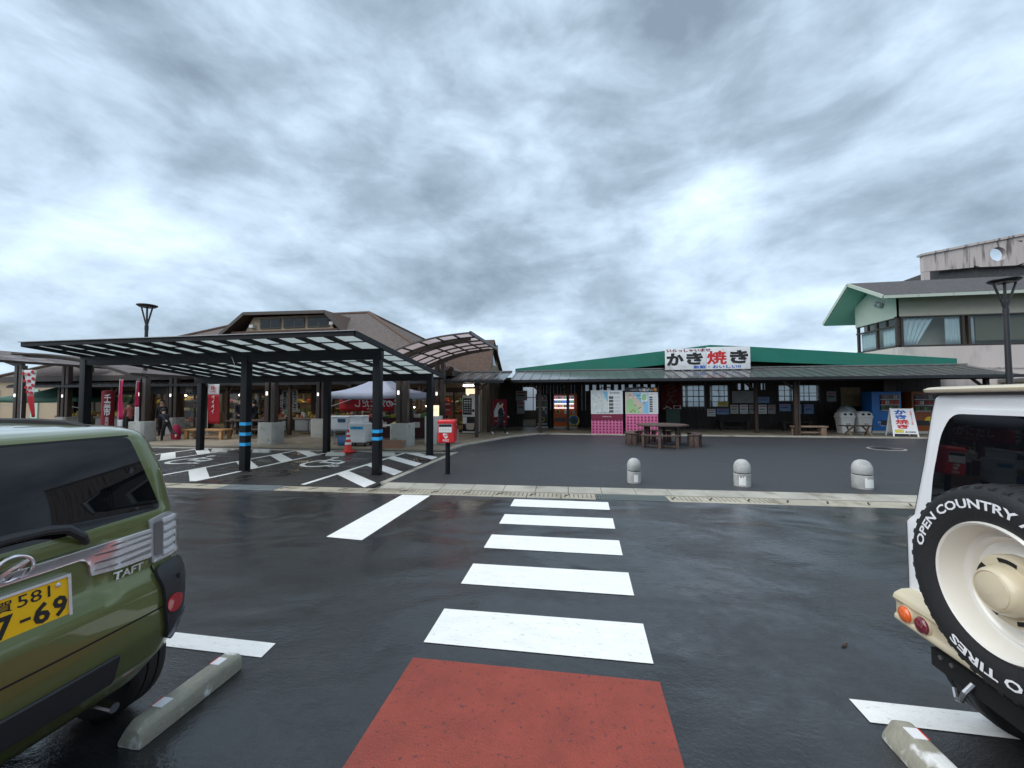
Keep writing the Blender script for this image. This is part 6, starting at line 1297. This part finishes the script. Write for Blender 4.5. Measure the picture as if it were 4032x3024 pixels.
for dx in (-.16, .06): q = MB(); q.lathe([(.01, -.06), (.055, 0), (.01, .06)], (dx, -.05, 1.80), 12); q.build('bulb', 'bulb_warm', rp_)
# display stalls under the lean-to
def stall(x, y, w_, label, n=8):
    t = T('produce_stall', label, 'stall', (x, y, .06), 'produce stalls in front of the shop'); q = MB(); q.box(-w_/2, w_/2, -.35, .35, .10, .72); q.build('base', 'stall_cloth', t, bevel=.01); q = MB(); q.hexa([(-w_/2-.03, -.42, .70), (w_/2+.03, -.42, .70), (w_/2+.03, .42, .82), (-w_/2-.03, .42, .82), (-w_/2-.03, -.42, .78), (w_/2+.03, -.42, .78), (w_/2+.03, .42, .90), (-w_/2-.03, .42, .90)]); q.build('tray', 'timber_pale', t)
    for k in range(2):
        q = MB(); q.box(-w_/2+k*w_/2+.03, -w_/2+(k+1)*w_/2-.03, -.365, -.352, .16, .66); q.build('front_panel', 'grey_cabinet', t)
    for i in range(n):
        for j in range(2): inst('produce', pk[(i+j*2) % 5], t, (-w_/2+.1+(w_-.2)*i/(n-1), -.22+j*.35, .80+.05*j), random.uniform(-.3, .3), (.12, .16, random.choice([.08, .12, .2])))
    return t
stall(-12.9, 17.7, 1.5, 'produce stall left of the tea flag'); stall(-11.2, 17.55, 1.4, 'produce stall under the red umbrella', 7); stall(-15.2, 18.0, 1.7, 'produce stall behind the long brown table'); stall(-28.6, 18.6, 2.2, 'produce stall under the green tent', 9); stall(-25.4, 18.2, 1.9, 'produce stall right of the green tent', 8)
# ---------------------------------------------------------------- benches and table before the shop
bench(-15.55, 14.55, 2.0, .55, .42, 'timber_pine', 'yellow pine bench behind the second carport post', leg=.13)
tb = T('dining_table', 'long dark brown wooden table beyond the pine bench', 'table', (-14.3, 15.75, .06))
for k in range(3): q = MB(); q.box(-1.25, 1.25, -.42+k*.28+.004, -.42+(k+1)*.28-.004, .70, .75); q.build('top_plank', 'timber_brown', tb, bevel=.004)
for sx in (-1.0, 0, 1.0):
    for sy in (-1, 1): q = MB(); q.bar((sx, sy*.36, 0), (sx, sy*.22, .70), .09, .07); q.build('leg', 'timber_brown', tb)
q = MB(); q.bar((-1.0, 0, .32), (1.0, 0, .32), .05, .09); q.build('stretcher', 'timber_brown', tb)
bench(-13.4, 15.0, 1.7, .35, .42, 'timber_brown', 'dark brown bench on the near side of the long table', leg=.07)
# ================================================================= people
def person(label, loc, rz, h, lean=0., legs=((0, 0), (0, 0)), arms=((0, 10), (0, 10)), top='cloth_navy', bottom='cloth_black', shoe='cloth_black', hipz=.52, hair='short', head=(0, 0), name='person', spread=.055):
    """one skinned figure; local +X is forward. legs/arms: (swing, bend) in degrees for left, right"""
    V, E_, Rr, TG = [], [], [], []
    def add(p, r, par, tg):
        V.append(Vector(p)); Rr.append(r); TG.append(tg)
        if par is not None: E_.append((par, len(V)-1))
        return len(V)-1
    la = radians(lean); def_up = Vector((sin(la), 0, cos(la)))
    hip = Vector((0, 0, hipz)); pel = add(hip, .078, None, 1); wst = add(hip+def_up*.10, .075, pel, 0); ch = add(hip+def_up*.22, .085, wst, 0); nk0 = add(hip+def_up*.30, .055, ch, 0)
    nk = add(hip+def_up*.335, .030, nk0, 2); hd = Vector((sin(la+radians(head[0])), 0, cos(la+radians(head[0])))); ha = add(hip+def_up*.335+hd*.055, .052, nk, 2); hb_ = add(hip+def_up*.335+hd*.105, .056, ha, 2); hc = add(hip+def_up*.335+hd*.140, .040, hb_, 2)
    hc_pos = V[hb_].copy(); fwd = Vector((cos(la+radians(head[0])), 0, -sin(la+radians(head[0]))))
    nose = add(hc_pos+fwd*.066-hd*.012, .008, hb_, 2)
    tips = []
    for k, sg_ in ((0, 1), (1, -1)):
        sw, bd = legs[k]; a = radians(sw); b2 = a-radians(bd); hp = hip+Vector((0, sg_*spread, -.02)); j = add(hp, .062, pel, 1)
        kn = hp+Vector((sin(a), 0, -cos(a)))*.245; jk = add(kn, .045, j, 1); an = kn+Vector((sin(b2), 0, -cos(b2)))*.225; ja = add(an, .030, jk, 1)
        fd = Vector((cos(b2), 0, sin(b2))); s1 = add(an+fd*.02-Vector((0, 0, .015)), .026, ja, 3); add(an+fd*.095-Vector((0, 0, .018)), .019, s1, 3)
        sw, bd = arms[k]; a = la*-1+radians(sw); b2 = a+radians(bd); sh = hip+def_up*.285+Vector((0, sg_*.098, 0)); j = add(sh, .043, nk0, 0)
        el = sh+Vector((sin(a), sg_*.10, -cos(a)))*.165; je = add(el, .033, j, 0); wr = el+Vector((sin(b2), 0, -cos(b2)))*.145; jw = add(wr, .020, je, 0)
        d = Vector((sin(b2), 0, -cos(b2))); pm_ = add(wr+d*.03, .017, jw, 2)
        side = Vector((cos(b2), 0, sin(b2)))
        for i in range(4): add(wr+d*(.072-.006*abs(i-1.4))+side*(.011*(i-1.5))+Vector((0, -sg_*.010, 0)), .0055, pm_, 2)
        add(wr+d*.045+side*.026, .006, pm_, 2)
    me = bpy.data.meshes.new('body'); me.from_pydata([v*h for v in V], E_, []); ob = bpy.data.objects.new('body_tmp', me); COL.objects.link(ob)
    sk = ob.modifiers.new('skin', 'SKIN'); sb = ob.modifiers.new('sub', 'SUBSURF'); sb.levels = 1; sb.render_levels = 1
    for i, sv in enumerate(me.skin_vertices[0].data): sv.radius = (Rr[i]*h*(.82 if i in (pel, wst, ch) else 1), Rr[i]*h*(1.25 if i in (wst, ch, nk0) else 1)); sv.use_root = (i == pel)
    bpy.context.view_layer.update(); bme = bpy.data.meshes.new_from_object(ob.evaluated_get(DEP())); bpy.data.objects.remove(ob)
    bme.materials.clear()
    for m_ in (top, bottom, 'skin', shoe): bme.materials.append(M[m_])
    segs = [(V[a]*h, V[b_]*h, TG[b_], Rr[b_]*h) for a, b_ in E_]
    for p in bme.polygons:
        c = p.center; best, bt = 9e9, 0
        for a, b_, tg, r_ in segs:
            ab = b_-a; t_ = max(0, min(1, (c-a).dot(ab)/max(1e-9, ab.length_squared))); dd = (c-a-ab*t_).length-r_*.9
            if dd < best: best, bt = dd, tg
        p.material_index = bt; p.use_smooth = True
    t = T(name, label, 'person', loc, None, rz); bo = reg(bpy.data.objects.new('body', bme), t)
    q = MB(); cz_ = hc_pos*h; R_ = []      # hair cap
    for i in range(7):
        th = i/6*radians(118 if hair == 'short' else 140)
        ring = []
        for k in range(14):
            ph = 2*pi*k/14; rad = .070*h*(1.04 if hair == 'short' else 1.12); cut = 1-.55*max(0, cos(ph))*sin(min(th, pi/2))**3*(1 if th > 1.0 else 0)
            dv = Vector((sin(th)*cos(ph)*cut, sin(th)*sin(ph)*.92, cos(th))); dv = fwd*dv.x+Vector((0, 1, 0))*dv.y+hd*dv.z; ring.append(cz_+hd*.010*h-fwd*.006*h+dv*max(rad, .001))
        R_.append(ring)
    q.loft(R_, True, True); q.build('hair', 'hair', t, smooth=80)
    for sg_ in (-1, 1):
        q = MB(); c_ = cz_+fwd*.058*h+Vector((0, sg_*.020*h, 0))+hd*.004*h; q.cyl(c_, c_+fwd*.004*h, .006*h, n=8); q.build('eye', 'ink', t); q = MB(); c_ = cz_+Vector((0, sg_*.056*h, -.006*h)); q.cyl(c_-fwd*.006*h, c_+fwd*.006*h, .013*h, n=8); q.build('ear', 'skin', t)
    q = MB(); c_ = cz_+fwd*.055*h-hd*.030*h; q.bar(c_-Vector((0, .016*h, 0)), c_+Vector((0, .016*h, 0)), .006*h, .006*h); q.build('mouth', 'ink_wine', t)
    return t
person('person in dark jacket and white trainers walking past the red ice cream poster', (-3.55, 17.95, .045), radians(8), 1.50, 4, ((24, 10), (-22, 28)), ((-22, 20), (26, 40)), shoe='shoe_white')
person('child in black running with a red packet in hand behind the olive car', (-16.55, 13.65, .06), radians(170), 1.36, 24, ((22, 14), (-30, 45)), ((-50, 25), (45, 60)), shoe='shoe_yellow', hipz=.50)
hb2 = T('snack_packet', 'red and black snack packet swinging from the hand of the running child', 'packet', (-17.08, 13.5, .74)); q = MB(); q.hexa([(-.11, -.03, -.06), (.09, -.03, .02), (.09, .03, .02), (-.11, .03, -.06), (-.15, -.02, .05), (.05, -.02, .13), (.05, .02, .13), (-.15, .02, .05)]); q.build('wrapper', 'bag_red', hb2, bevel=.012); q = MB(); q.tube([(.0, 0, .10), (.12, 0, .16), (.28, .05, .20)], .006, 5); q.build('strap', 'machine_black', hb2)
bgr = T('rucksack', 'dark red bag standing behind the running child', 'bag', (-16.75, 14.2, .06)); q = MB(); q.loft([rr_ring(.30, .20, .05, 0), rr_ring(.36, .24, .06, .25), rr_ring(.30, .2, .06, .5), rr_ring(.14, .1, .04, .62)]); q.build('sack', 'bag_red', bgr)
person('tall adult in black beside the red payment flag, half behind the carport post', (-16.1, 16.7, .06), radians(-20), 1.72, 4, ((0, 0), (0, 0)), ((8, 40), (8, 50)))
person('adult with long dark hair and black coat facing the tall adult', (-15.35, 16.8, .06), radians(185), 1.60, 6, ((0, 0), (0, 0)), ((10, 60), (10, 70)), hair='long', top='cloth_black')
person('child in dark clothes seated at the long brown table', (-14.3, 16.55, .06), radians(-100), 1.22, 8, ((85, 85), (85, 85)), ((30, 60), (30, 60)), hipz=.40)
bench(-14.4, 16.55, 1.5, .35, .42, 'timber_brown', 'dark brown bench on the far side of the long table', leg=.07)
person('person in dark wine jacket browsing under the green tent', (-22.9, 16.9, .06), radians(70), 1.58, 8, ((0, 0), (0, 0)), ((15, 50), (15, 50)), top='cloth_wine')
person('person in a rose pink jacket bending toward the stall behind the olive car', (-21.4, 15.9, .06), radians(160), 1.56, 14, ((0, 0), (0, 0)), ((20, 60), (20, 60)), top='cloth_rose')
person('stallholder in dark clothes standing under the grey tent', (-6.75, 15.2, .06), radians(200), 1.66, 8, ((0, 0), (0, 0)), ((15, 60), (15, 60)), top='cloth_black')
person('person in dark coat standing in the shop doorway behind the running child', (-19.2, 15.6, .06), radians(-60), 1.62, 2, ((0, 0), (0, 0)), ((5, 10), (5, 10)), top='cloth_navy')
# small litter on the wet road
for i, (x, y, a, l_) in enumerate(((1.78, 3.12, .6, 'dark wet leaf lying on the road near the white off-roader'),)):
    t = T('fallen_leaf', l_, 'leaf', (x, y, .004), None, a); q = MB(); q.loft([[(u, -w_, .002+.004*abs(u)*20), (u, w_, .002+.004*abs(u)*20), (u, w_*.5, .008), (u, -w_*.5, .008)] for u, w_ in ((-.03, .002), (-.015, .010), (.005, .013), (.022, .008), (.034, .001), (.05, .001))]); q.build('blade', 'leaf_brown', t)

# notices stuck on the shop glass
for x0, x1, z0, z1, m_, l_ in ((-16.05, -15.72, 1.30, 1.95, 'paper', 'white price notice on the shop window right of the red payment flag'), (-16.05, -15.75, .85, 1.25, 'goods_b', 'red price notice low on the shop window right of the red payment flag'),
        (-21.6, -21.15, 1.25, 1.75, 'paper_grey', 'pale green notice on the shop entrance door'), (-13.9, -13.6, .95, 1.55, 'paper_yellow', 'yellow notice on the shop window under the welcome cloth'), (-6.75, -6.3, .9, 1.6, 'goods_b', 'red poster on the shop window left of the coffee machine')):
    t = T('window_notice', l_, 'notice', ((x0+x1)/2, 19.24, z0)); w_, h_ = x1-x0, z1-z0; q = MB(); q.box(-w_/2, w_/2, 0, .006, 0, h_); q.build('sheet', m_, t)
    for k in range(4): q = MB(); q.box(-w_*.4, w_*(.4-.1*(k % 2)), -.002, 0, h_*(.12+.22*k), h_*(.2+.22*k)); q.build('print', ['ink_red', 'machine_grey', 'ink', 'paper'][k], t)
